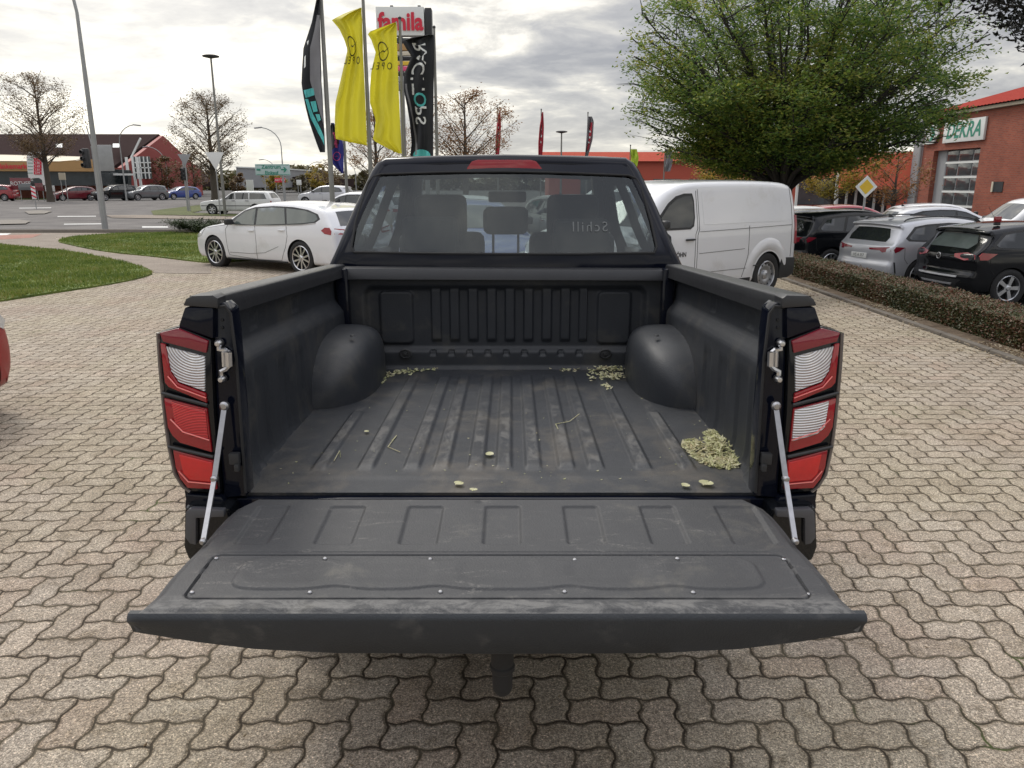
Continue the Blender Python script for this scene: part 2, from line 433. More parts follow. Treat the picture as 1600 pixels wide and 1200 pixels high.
M = {}
def defmats():
    M['pave'] = paving_mat()
    M['asphalt'] = sheet_mat('asphalt', [(.085, .080, .078), (.13, .12, .115), (.17, .16, .15)], .5, 40)
    M['lot'] = sheet_mat('car_park_asphalt', [(.06, .06, .06), (.10, .095, .09)], .8, 60)
    M['soil'] = sheet_mat('soil', [(.055, .038, .024), (.11, .08, .055), (.15, .115, .08)], 6, 60)
    M['turf'] = sheet_mat('turf', [(.055, .085, .018), (.105, .145, .028), (.17, .19, .05)], 2.0, 45)
    M['farturf'] = sheet_mat('far_turf', [(.06, .075, .02), (.10, .11, .035)], .3, 10)
    M['path'] = sheet_mat('brick_path', [(.20, .165, .135), (.27, .23, .19)], 1.5, 30)
    M['redpath'] = sheet_mat('red_path', [(.28, .13, .10), (.34, .20, .16)], 1.5, 30)
    M['edging'] = pmat('edging_stone', (.135, .118, .098), .9, var=.4, scale=9, bump=.4)
    M['kerb'] = pmat('kerb_stone', (.20, .18, .155), .85, var=.3, scale=8, bump=.3)
    M['paintline'] = pmat('road_paint', (.62, .62, .60), .7, var=.2, scale=3)
    M['black'] = pmat('black_paint', (.0040, .0055, .012), .10, var=.3, spec=.30)
    M['liner'] = pmat('bed_liner', (.0235, .0265, .032), .48, var=.28, scale=7, bump=.30, bscale=260, col2=(.050, .049, .047), thr=(.50, .70), c2scale=5, spec=.42, rvar=.2)
    M['tgate0'] = pmat('tailgate_liner', (.045, .046, .049), .58, var=.18, scale=7, bump=.34, bscale=220, col2=(.085, .082, .075), thr=(.56, .74), c2scale=6, spec=.45, rvar=.15)
    m = M['tgate'] = M['tgate0']; t = NT(m.node_tree); b = t.n['Principled BSDF']; tc = t.new('ShaderNodeTexCoord').outputs['Object']
    src = b.inputs['Base Color'].links[0].from_socket; q = t.xyz(tc)
    edge = t.m('SUBTRACT', 1.0, t.sstep(q[1], -2.497, -2.452))
    nz = t.sstep(t.noise(t.vm('MULTIPLY', tc, (1, 2, 1)), 13, 7, .75, .6), .42, .60)
    col = t.mix(t.m('MULTIPLY', t.m('MULTIPLY', edge, nz), .50), src, (.22, .215, .205))
    scuff = t.m('MULTIPLY', t.sstep(t.noise(t.vm('MULTIPLY', tc, (1, 3.5, 1)), 6, 8, .78, .8), .54, .70), t.sstep(t.noise(tc, 150, 2, .7), .40, .60))
    col = t.mix(t.m('MULTIPLY', scuff, .60), col, (.20, .19, .175))
    t.put(b.inputs['Base Color'], col)
    M['plastic'] = pmat('black_plastic', (.028, .029, .031), .5, var=.15, scale=20, bump=.2, bscale=220)
    M['edgepl'] = pmat('spoiler_plastic', (.021, .025, .030), .52, var=.22, scale=9, bump=.35, bscale=240, col2=(.05, .052, .054), thr=(.55, .7), c2scale=9)
    M['railpl'] = pmat('rail_plastic', (.026, .027, .030), .36, var=.2, scale=18, bump=.15, bscale=260, rvar=.15)
    M['rubber'] = pmat('tyre_rubber', (.018, .018, .019), .75, var=.2, scale=10, bump=.2, bscale=60)
    M['under'] = pmat('underbody', (.012, .012, .013), .8)
    M['stay'] = pmat('stay_steel', (.40, .40, .41), .35, 1.0, var=.25, scale=60)
    M['chrome'] = pmat('bright_steel', (.62, .62, .63), .28, 1.0, var=.15, scale=30)
    M['alloy'] = pmat('alloy', (.52, .53, .55), .32, .85, var=.1)
    M['darkalloy'] = pmat('dark_rim', (.06, .06, .065), .4, .6)
    M['galv'] = pmat('galvanised', (.33, .34, .34), .5, .5, var=.2, scale=4)
    M['greypole'] = pmat('grey_pole', (.22, .22, .20), .55, .3, var=.25, scale=2)
    M['redlens'] = pmat('red_lens', (.30, .003, .010), .08, var=.25, scale=35, coat=1)
    M['redband'] = pmat('dark_red_lens', (.21, .008, .022), .10, var=.10, scale=20, coat=1)
    M['brightred'] = pmat('bright_red_lens', (.58, .005, .008), .12, var=.15, scale=60, coat=1)
    M['white'] = pmat('white_paint', (.74, .75, .77), .28, var=.05, scale=1.5, coat=1, col2=(.66, .66, .66), thr=(.56, .75), c2scale=2)
    M['offwhite'] = pmat('old_white_paint', (.66, .67, .66), .35, var=.05, coat=.5)
    M['silver'] = pmat('silver_paint', (.56, .57, .60), .30, .35, var=.04, coat=.8)
    M['cblack'] = pmat('car_black_paint', (.006, .007, .009), .08, var=.2, spec=.45)
    M['red'] = pmat('red_paint', (.33, .018, .028), .25, var=.1, coat=1)
    M['deepred'] = pmat('deep_red_paint', (.30, .008, .012), .30, var=.1, spec=.25)
    M['darkred'] = pmat('maroon_paint', (.16, .012, .022), .25, var=.1, coat=1)
    M['blue'] = pmat('blue_paint', (.035, .07, .28), .25, var=.1, coat=1)
    M['grey'] = pmat('grey_paint', (.14, .15, .16), .3, .3, var=.1, coat=1)
    M['cgl'] = pmat('car_window', (.022, .026, .027), .03, var=.3, spec=.9, scale=2)
    M['cgl2'] = pmat('sky_toned_car_window', (.10, .12, .115), .04, var=.35, spec=.9, scale=2.5)  # base colour lightened to imitate sky reflected in the glass
    M['seam'] = pmat('panel_gap', (.02, .02, .02), .8)
    M['lamp'] = pmat('headlamp_lens', (.55, .57, .58), .08, var=.2, scale=30, coat=1)
    M['plate'] = pmat('number_plate', (.72, .73, .70), .45, var=.04)
    M['ink'] = pmat('sign_ink', (.015, .015, .015), .6)
    M['bark'] = pmat('bark', (.075, .062, .048), .9, var=.35, scale=9, bump=.6, bscale=30, stretch=(1, 1, .25))
    M['darkbark'] = pmat('dark_bark', (.035, .032, .028), .9, var=.3, scale=9, bump=.6, bscale=30)
    M['glass'] = glassmat('tinted_rear_glass', (.36, .41, .41), 1.5, .02)
    M['cabglass'] = glassmat('cab_glass', (.68, .73, .72), 1.45)
    M['seat'] = pmat('seat_fabric', (.022, .023, .025), .8, var=.2, scale=40, bump=.3, bscale=300)
    M['lining'] = pmat('cabin_lining', (.05, .05, .052), .8, var=.15)
    M['step'] = pmat('grey_step', (.085, .088, .098), .22, .2, var=.15, scale=25)
    M['smoke'] = pmat('smoked_lens', (.10, .085, .08), .12, var=.2, coat=1)
    M['refl'] = pmat('reflected_letters', (.13, .14, .14), .6)  # grey tone that paints the reflected letters on the rear glass
    M['strip'] = pmat('light_strip', (.90, .22, .20), .2, coat=1)
    def ribl(name, ca, cb, sc, ring=True):
        m = bpy.data.materials.new(name); m.use_nodes = True; t = NT(m.node_tree); b = t.n['Principled BSDF']
        tc = t.new('ShaderNodeTexCoord').outputs['Object']
        x = t.xyz(tc); v = t.comb(t.m('ABSOLUTE', x[0]), 0.0, x[2])
        v = t.vm('SUBTRACT', v, (.762, 0, 1.318))
        wv = t.new('ShaderNodeTexWave', wave_type='RINGS', rings_direction='SPHERICAL'); t.put(wv.inputs['Vector'], v)
        wv.inputs['Scale'].default_value = sc; wv.inputs['Distortion'].default_value = .4; wv.inputs['Detail'].default_value = 1
        t.put(b.inputs['Base Color'], t.mix(wv.outputs[1], ca, cb)); b.inputs['Roughness'].default_value = .12; b.inputs['Metallic'].default_value = .35
        b.inputs['Coat Weight'].default_value = 1; t.put(b.inputs['Normal'], t.bump(wv.outputs[1], .6, .004)); return m
    M['clear'] = ribl('ribbed_clear_lens', (.40, .39, .39), (.82, .82, .82), 46)
    M['fogred'] = ribl('ribbed_red_lens', (.22, .002, .006), (.72, .020, .020), 75)
defmats()
# ------------------------------------------------------------------ wheels
def wheel_geo(r=.33, wd=.22, rim=.23, spokes=5, style='alloy', twin=False):
    """returns (tyre MB, rim MB) centred on the origin, axle along Y, outer face towards -Y"""
    R = Matrix.Rotation(radians(90), 4, 'X')       # local z -> -y
    t = MB(); h = wd/2
    t.lathe([(rim, -h*.85), (rim+.03, -h), (r-.03, -h*.96), (r-.008, -h*.8), (r, -h*.55), (r, -h*.06), (r-.006, -h*.03), (r-.006, h*.03), (r, h*.06), (r, h*.55), (r-.008, h*.8), (r-.03, h*.96), (rim+.03, h), (rim, h*.85), (rim-.012, h*.6), (rim-.012, -h*.6), (rim, -h*.85)], 32, R)
    m = MB()
    m.lathe([(rim+.006, h*.9), (rim-.004, h*.98), (rim-.016, h*.9), (rim-.022, h*.35), (rim-.022, -h*.5)], 32, R)
    m.mi = 1; m.lathe([(rim-.02, h*.20), (0, h*.16)], 32, R); m.mi = 0
    m.lathe([(.0, h*.92), (.028, h*.92), (.034, h*.86), (.07, h*.78), (.072, h*.4)], 20, R)
    if style == 'steel':
        m.lathe([(.06, h*.55), (.12, h*.72), (.16, h*.70), (rim-.02, h*.45)], 32, R)
        m.mi = 1
        for k in range(12):
            a = 2*pi*k/12
            m.lathe([(0, h*.76), (.014, h*.75), (.016, h*.6)], 8, R @ Matrix.Translation((cos(a)*.165, sin(a)*.165, -h*.02)))
        m.mi = 0
    else:
        for k in range(spokes):
            for s in ((-1, 1) if twin else (0,)):
                a = 2*pi*k/spokes + s*.17
                a2 = 2*pi*k/spokes + s*.30
                w0 = .028 if not twin else .014; w1 = .036 if not twin else .017
                p0 = Vector((cos(a)*.05, sin(a)*.05, h*.84)); p1 = Vector((cos(a2)*(rim-.012), sin(a2)*(rim-.012), h*.86))
                sd = Vector((-sin(a), cos(a), 0)); sd2 = Vector((-sin(a2), cos(a2), 0))
                q = [p0-sd*w0, p0+sd*w0, p1+sd2*w1, p1-sd2*w1]; dz = Vector((0, 0, -h*.35))
                vs = [R @ v for v in q] + [R @ (v+dz) for v in q]
                m.raw(vs, [(0, 1, 2, 3), (0, 4, 5, 1), (1, 5, 6, 2), (2, 6, 7, 3), (3, 7, 4, 0)])
    return t, m
_wc = {}
def add_wheel(parent, loc, side, key, **kw):
    """side -1: outer face towards -Y, +1 towards +Y"""
    style = kw.get('style', 'alloy')
    if key not in _wc:
        t, m = wheel_geo(**kw)
        a = t.build('wheel', M['rubber'], None); b = m.build('rim', [M['chrome'] if style == 'bright' else M['alloy'], M['under']], None)
        _wc[key] = (a.data, b.data); bpy.data.objects.remove(a); bpy.data.objects.remove(b)
    a = link_mesh('wheel', _wc[key][0], parent); a.location = loc
    b = link_mesh('rim', _wc[key][1], a)
    if side > 0: a.rotation_euler = (0, 0, pi)
    return a

# ------------------------------------------------------------------ the pickup
TX = -.030
truck = thing('pickup_truck', 'black double cab pickup with empty lined bed and lowered tailgate', 'pickup truck', (TX, 3.9, 0))
P = dict(parent=truck, world=True)
def L_(px, py, D, side=-1):
    """left-hand measurement, mirrored for the right-hand side"""
    p = at(px, py, D)
    if side > 0: p.x = 2*TX - p.x
    return p
HG = Vector((0, 1.872, .8985)); TO = Vector((0, 1.380, .868)); tgn = Vector((0, TO.z-HG.z, HG.y-TO.y)).normalized()
if tgn.z < 0: tgn = -tgn
def on_tg(px, py):
    p = onplane(px, py, HG, tgn); v = (HG.y-p.y)/(HG.y-TO.y); return p.x-TX, v
wpts = [on_tg(px, py) for px, py in ((393, 780), (372, 790), (355, 804), (338, 822), (312, 853), (292, 872), (263, 903), (242, 930), (219, 950), (197, 957))]
vl = wpts[-1][1]; wpts = sorted((v/vl, -x) for x, v in wpts)
wpts[0] = (0.0, wpts[0][1]); wpts[-1] = (1.0, wpts[-1][1])
def tgw(v): return interp(wpts, v)
def rrect(x, y, x0, x1, y0, y1, r, e):
    """smooth mask of a rounded rectangle: 1 inside, falls to 0 over e"""
    cx, cy = (x0+x1)/2, (y0+y1)/2; dx = abs(x-cx)-(x1-x0)/2+r; dy = abs(y-cy)-(y1-y0)/2+r
    d = sqrt(max(dx, 0)**2+max(dy, 0)**2)+min(max(dx, dy), 0)-r
    return 1-sst(-e, 0, d)
# recesses measured as (top-left, top-right, bottom-right, bottom-left)
pock = [((415, 789), (457, 789), (416, 853), (347, 853)), ((517, 789), (577, 789), (548, 853), (484, 853)), ((637, 789), (695, 789), (686, 853), (618, 853)), ((755, 789), (815, 789), (818, 853), (752, 853)), ((875, 789), (935, 789), (952, 853), (887, 853)), ((993, 789), (1051, 789), (1086, 853), (1020, 853)), ((1111, 789), (1183, 789), (1216, 853), (1148, 853))]
pk = []
for a, b, c, d in pock:
    q = [on_tg(*k) for k in (a, b, c, d)]
    pk.append(((q[0][0]+q[3][0])/2, (q[1][0]+q[2][0])/2, q[0][1], q[2][1]))
TL = .487
pt, pb = on_tg(335, 867), on_tg(285, 935); yst = on_tg(700, 862)[1]*TL
def sdbox(x, y, hx, y0, y1, r):
    dx = abs(x)-hx+r; dy = abs(y-(y0+y1)/2)-(y1-y0)/2+r
    return sqrt(max(dx, 0)**2+max(dy, 0)**2)+min(max(dx, dy), 0)-r
def tgh(x, v):
    y = v*TL; h = 0
    for x0, x1, v0, v1 in pk:
        h -= .0065*rrect(x, y, x0, x1, v0*TL, v1*TL-.006, .012, .010)
    # step down to the access panel zone and the panel itself
    h -= .004*sst(.235, .243, y)*(1-sst(.425, .432, y))*0
    h -= .0028*(1-sst(0, .003, abs(y-yst)))*(1-sst(.60, .66, abs(x)))
    hx = lerp(-pt[0], -pb[0], (y/TL-pt[1])/(pb[1]-pt[1])); sd_ = sdbox(x, y, hx, pt[1]*TL, pb[1]*TL, .02); m = 1 if sd_ < -.004 else 0
    h -= .0075*(1-sst(.0008, .0034, abs(sd_))) + .002*(1-sst(-.01, 0, sd_))
    if m > .5:
        # raised field with scalloped edge round the screws
        e = 0
        for sx in (-.585, -.345, -.13, .15, .37, .585): e = max(e, .020*math.exp(-((x-sx)/.045)**2))
        h += .0050*rrect(x, y, -.575, .575, .276+e, .415-e*.6, .03, .008)
        for c in (-.46, -.23, 0, .24, .47): h -= .0022*rrect(x, y, c-.10, c+.10, .285, .395, .045, .03)
    return h
def tgp(x, v, h=0): return Vector((TX+x, lerp(HG.y, TO.y, v), lerp(HG.z, TO.z, v))) + tgn*h
def tthick(x):
    ax = abs(x); return interp([(0, .106), (.35, .104), (.5, .095), (.62, .077), (.70, .061), (.76, .049)], ax)
g = MB()
NU, NV = 460, 260
def f(u, v):
    vv = v**1.0; x = (2*u-1)*tgw(vv)
    e = sst(.965, 1.0, vv); h = tgh(x, vv) - .006*e*e
    ed = tgw(vv)-abs(x); h -= .010*(1-sst(0, .022, ed))
    return tgp(x, vv, h)
V = g.grid(f, NU, NV)
tg = g.build('tailgate', M['tgate'], smooth=True, ang=60, **P)
# outer spoiler edge of the tailgate, tapering to the ends, and the outer skin below
g = MB(); n = 60; rows = []
wE = tgw(1.0)
for k in range(n+1):
    x = (2*k/n-1)*wE; t = tthick(x)
    top = tgp(x, 1.0, -.0062)
    dn = Vector((0, .012, -t))
    rows.append([top+Vector((0, .012, .0005)), top, top+Vector((0, -.006, -.006)), top+Vector((0, -.0075, -.014)), top+dn*.55+Vector((0, -.004, 0)), top+dn*.93, top+dn+Vector((0, .008, 0)), top+dn*.97+Vector((0, .05, .002)), top+Vector((0, .16, -.055)), top+Vector((0, .46, -.045))])
for k in range(n+1):
    r = rows[k]; r[8:] = [r[0]+Vector((0, q_, -.05)) for q_ in (.03, .06, .10, .15, .22, .30, .38, .45)]
    for j in range(6, len(r)):
        p = r[j]; vv = (HG.y-p.y)/(HG.y-TO.y); lim = tgw(max(0, min(1, vv)))*.992; s = (p.x-TX)/wE; p.x = TX+s*lim
vs = [[g.bm.verts.new(p) for p in r] for r in rows]
for a, b in zip(vs, vs[1:]):
    for j in range(len(a)-1): g.bm.faces.new((a[j], a[j+1], b[j+1], b[j]))
for r in (vs[0], vs[-1]): g.bm.faces.new(r[:8])
g.build('tailgate_spoiler', M['edgepl'], tg, world=True, ang=40)
# sides of the tailgate
for s in (-1, 1):
    a, b = [], []; g = MB()
    for k in range(40):
        v = k/39; x = s*tgw(v); a.append(g.bm.verts.new(tgp(x*.999, v, -.0108))); b.append(g.bm.verts.new(tgp(x*.985, v, -.05)))
    for k in range(39): g.bm.faces.new((a[k], a[k+1], b[k+1], b[k]))
    g.build('side_skin', M['tgate'], tg, world=True)
# access panel edge seam: thin dark lip
g = MB()
for px, py in ((338, 872), (508, 875), (672, 873), (898, 874), (1058, 875), (1225, 874), (300, 925), (484, 925), (688, 924), (882, 924), (1083, 925), (1264, 925)):
    pass
for px, py in ((338, 872), (508, 875), (672, 873), (898, 874), (1058, 875), (1225, 874), (300, 925), (484, 925), (688, 924), (882, 924), (1083, 925), (1264, 925)):
    x, v = on_tg(px, py); c = tgp(x, v, tgh(x, v)+.0005); g = MB()
    g.lathe([(.0, .0042), (.003, .0038), (.0050, .0020), (.0056, -.003)], 12, Matrix.Translation(c))
    g.build('screw', M['stay'], tg, world=True)

# bed floor
FY0, FY1 = 1.925, 3.425
def fz(y): return lerp(.898, .880, (y-FY0)/(FY1-FY0))
ribs = [-.533, -.397, -.263, -.177, -.075, .006, .093, .19, .276, .414, .545]
def fh(x, y):
    h = 0
    for k, c in enumerate(ribs):
        y1 = 3.30 if abs(c) < .5 else 2.72
        wv = .023 if k not in (0, 10) else .020
        m = (1-sst(wv-.007, wv+.006, abs(x-c)))*sst(2.085, 2.13, y)*(1-sst(y1-.05, y1, y))
        d = abs(x-c); gr = sst(wv, wv+.004, d)*(1-sst(wv+.012, wv+.020, d))*sst(2.085, 2.11, y)*(1-sst(y1-.05, y1, y))
        h += .0085*m
    h -= .002*(1-sst(2.03, 2.036, y)) 
    return h
g = MB()
def f(u, v):
    x = -.705+1.41*u; y = lerp(FY0, FY1, v)
    z = fz(y)+fh(x, y)
    return Vector((TX+x, y, z))
V = g.grid(f, 420, 120)
lo = [g.bm.verts.new(v.co+Vector((0, .004, -.022))) for v in V[0]]
for a, b, c, d in zip(V[0], V[0][1:], lo[1:], lo): g.bm.faces.new((a, b, c, d))
def linermat():
    m = M['liner'].copy(); m.name = 'bed_floor_liner'; t = NT(m.node_tree); b = t.n['Principled BSDF']
    tc = t.new('ShaderNodeTexCoord').outputs['Object']; src = b.inputs['Base Color'].links[0].from_socket
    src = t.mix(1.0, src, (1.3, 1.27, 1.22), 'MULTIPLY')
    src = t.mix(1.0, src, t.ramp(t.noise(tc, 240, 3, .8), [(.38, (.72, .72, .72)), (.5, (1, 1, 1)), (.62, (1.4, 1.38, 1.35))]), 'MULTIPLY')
    # scuffed rib tops: the wear sits on the raised ribs (object height)
    xyz = t.xyz(tc); hz = t.m('ADD', xyz[2], t.m('MULTIPLY', xyz[1], .012))
    wear = t.sstep(t.noise(t.vm('MULTIPLY', tc, (1, .45, 1)), 22, 6, .7, .5), .44, .62)
    lift = t.sstep(hz, .8880-.0005, .8880+.0042) if False else None
    lat = None
    masks = None
    for c in ribs[:]:
        q = t.m('SUBTRACT', 1.0, t.sstep(t.m('ABSOLUTE', t.m('SUBTRACT', xyz[0], c)), .010, .020))
        masks = q if masks is None else t.m('MAXIMUM', masks, q)
    zone = t.m('MULTIPLY', t.sstep(xyz[1], -1.80, -1.74), t.m('SUBTRACT', 1.0, t.sstep(xyz[1], -1.5, -.75)))
    k = t.m('MULTIPLY', t.m('MULTIPLY', masks, wear), t.m('MULTIPLY', zone, .50))
    col = t.mix(k, src, (.17, .165, .155))
    # brown dust near the tail end
    dust = t.m('MULTIPLY', t.sstep(t.noise(tc, 4.5, 6, .7, .4), .46, .64), t.m('SUBTRACT', 1.0, t.sstep(xyz[1], -1.8, -1.1)))
    col = t.mix(t.m('MULTIPLY', dust, .45), col, (.125, .108, .086))
    # fine scratches
    sc = t.noise(t.vm('MULTIPLY', tc, (3, 60, 1)), 3.0, 2, .5, 1.5)
    col = t.mix(t.m('MULTIPLY', t.sstep(sc, .66, .70), .30), col, (.16, .155, .15))
    t.put(b.inputs['Base Color'], col); return m
M['floorliner'] = linermat()
M['floorliner'].name = 'floor'
fl = g.build('bed_floor', M['floorliner'], ang=60, **P)
# steel sill under the floor edge, seen as the black gap above the tailgate
MB().box((TX, 1.93, .862), (1.42, .05, .05), bev=.004).build('bed_sill', M['black'], **P)
MB().box((TX, 2.7, .80), (1.5, 1.5, .10)).build('bed_underside', M['under'], **P)

# side liners
def railz(y): return lerp(1.418, 1.345, (y-1.93)/(3.42-1.93))
for s in (-1, 1):
    prof = [(.780, 0.0), (.776, .004), (.740, .007), (.722, .004), (.716, -.004), (.715, -.045), (.722, -.050), (.738, -.054), (.742, -.075), (.742, -.135), (.735, -.150), (.708, -.182), (.700, -.20), (.700, -.30), (.702, -.43), (.700, -.475), (.690, -.505), (.66, -.535)]
    prof = chaikin(prof, 1, False)
    g = MB()
    def f(u, v):
        i = v*(len(prof)-1); k = min(int(i), len(prof)-2); t = i-k
        x = lerp(prof[k][0], prof[k+1][0], t); dz = lerp(prof[k][1], prof[k+1][1], t); y = lerp(1.93, 3.425, u)
        b = 0
        for c, wd in ((2.08, .035), (2.20, .06), (2.42, .05), (2.62, .05)):
            b += .007*(1-sst(wd-.008, wd, abs(y-c)))
        low = sst(-.20, -.23, dz) if dz < -.2 else 0
        low = 1-sst(-.27, -.22, dz) if dz < -.2 else 0
        hi = (1-sst(-.13, -.12, dz))*sst(-.14, -.13, dz)*0
        x += b*low*(1-sst(-.42, -.46, -abs(dz)) if False else 1)
        if -.125 < dz < -.07: x += .004*(1-sst(.03, .04, abs(y-2.30)))+.004*(1-sst(.03, .04, abs(y-2.75)))
        xx = x if dz > -.05 else x + .012*sst(1.93, 2.2, y)
        return Vector((TX+s*xx, y, railz(y)+dz))
    g.grid(f, 150, (len(prof)-1)*3)
    g.build('side_liner', M['liner'], ang=50, **P)
    g = MB()      # textured cap on top of the rail
    pr = [(.786, -.018), (.786, .004), (.783, .008), (.760, .009), (.722, .0085), (.716, .006), (.7135, .001), (.7125, -.046)]
    def f(u, v):
        i = v*(len(pr)-1); k = min(int(i), len(pr)-2); t = i-k; y = lerp(1.932, 3.44, u)
        return Vector((TX+s*lerp(pr[k][0], pr[k+1][0], t), y, railz(y)+lerp(pr[k][1], pr[k+1][1], t)))
    g.grid(f, 10, (len(pr)-1)*2)
    g.build('bed_rail_cap', M['railpl'], ang=50, **P)
    # rounded end cap over the corner
    q = MB(); pts = [L_(285, 478, 1.885, s), L_(290, 467, 1.885, s), L_(300, 462, 1.885, s), L_(332, 461, 1.885, s), L_(340, 466, 1.885, s), L_(341, 482, 1.885, s)]
    q.prism(pts, (0, .06, 0), bev=.005); q.build('rail_end_cap', M['railpl'], **P)
    # wheel housing
    g = MB(); y0, y1 = 2.73, 3.44
    def f(u, v):
        yy = lerp(y0, y1+.10, u); q = abs(2*u-1); e = max(0, 1-q**2.9)**(1/2.1); a = lerp(0, pi/2, v)
        wd = .215*e; ht = .245*e; ex = .44
        cx = cos(a)**ex if cos(a) > 0 else 0; sx = sin(a)**ex if sin(a) > 0 else 0
        return Vector((TX+s*(.735-wd*cx), min(yy, y1), .872+ht*sx))
    g.grid(f, 40, 22)
    g.build('wheel_housing', M['liner'], merge=1e-4, ang=60, **P)
    # bolts on top of housing
    MB().lathe([(0, .006), (.008, .005), (.011, 0)], 12, Matrix.Translation((TX+s*.60, 2.98, 1.118))).build('bolt', M['plastic'], **P)

# bulkhead
g = MB()
def f(u, v):
    x = -.75+1.5*u; z = lerp(.872, 1.335, v); d = 0
    if abs(x) < .37:
        ph = (x+.37)/.083 % 1.0; sq = sst(.42, .50, ph)*(1-sst(.92, 1.0, ph))
        d += .011*sq*sst(1.00, 1.02, z)*(1-sst(1.235, 1.25, z))
    d += .012*(rrect(x, z, -.57, -.41, .99, 1.24, .03, .012)+rrect(x, z, .41, .57, .99, 1.24, .03, .012))
    d -= .022*rrect(x, z, -.64, .64, .955, 1.265, .05, .03)
    d += .018*sst(.90, .87, z) if z < .9 else 0
    ph2 = (x+.37)/.083 % 1.0
    if abs(x) < .36: d -= .009*(1-sst(.14, .2, abs(ph2-.5)))*(1-sst(.008, .014, abs(z-.955)))
    return Vector((TX+x, 3.425-d-.01, z))
g.grid(f, 360, 90)
g.build('bulkhead', M['liner'], ang=50, **P)
h = MB(); h.prism([at(524, 437, 3.37), at(527, 419, 3.385), at(1043, 422, 3.385), at(1046, 439, 3.37)], (0, .09, 0), bev=.006)
h.build('bulkhead_header', M['railpl'], **P)
for s in (-1, 1):
    MB().box((TX+s*.715, 3.39, 1.14), (.05, .05, .40), bev=.008).build('corner_post', M['black'], **P)
    g = MB(); c = Vector((TX+s*.452, 3.405, .955))
    g.lathe([(.026, -.002), (.030, .006), (.024, .009), (.020, .002), (.010, .003), (.008, .010), (0, .011)], 24, Matrix.Translation(c) @ Matrix.Rotation(radians(90), 4, 'X') @ Matrix.Diagonal((1, .8, 1, 1)))
    g.build('tie_down', M['plastic'], **P)

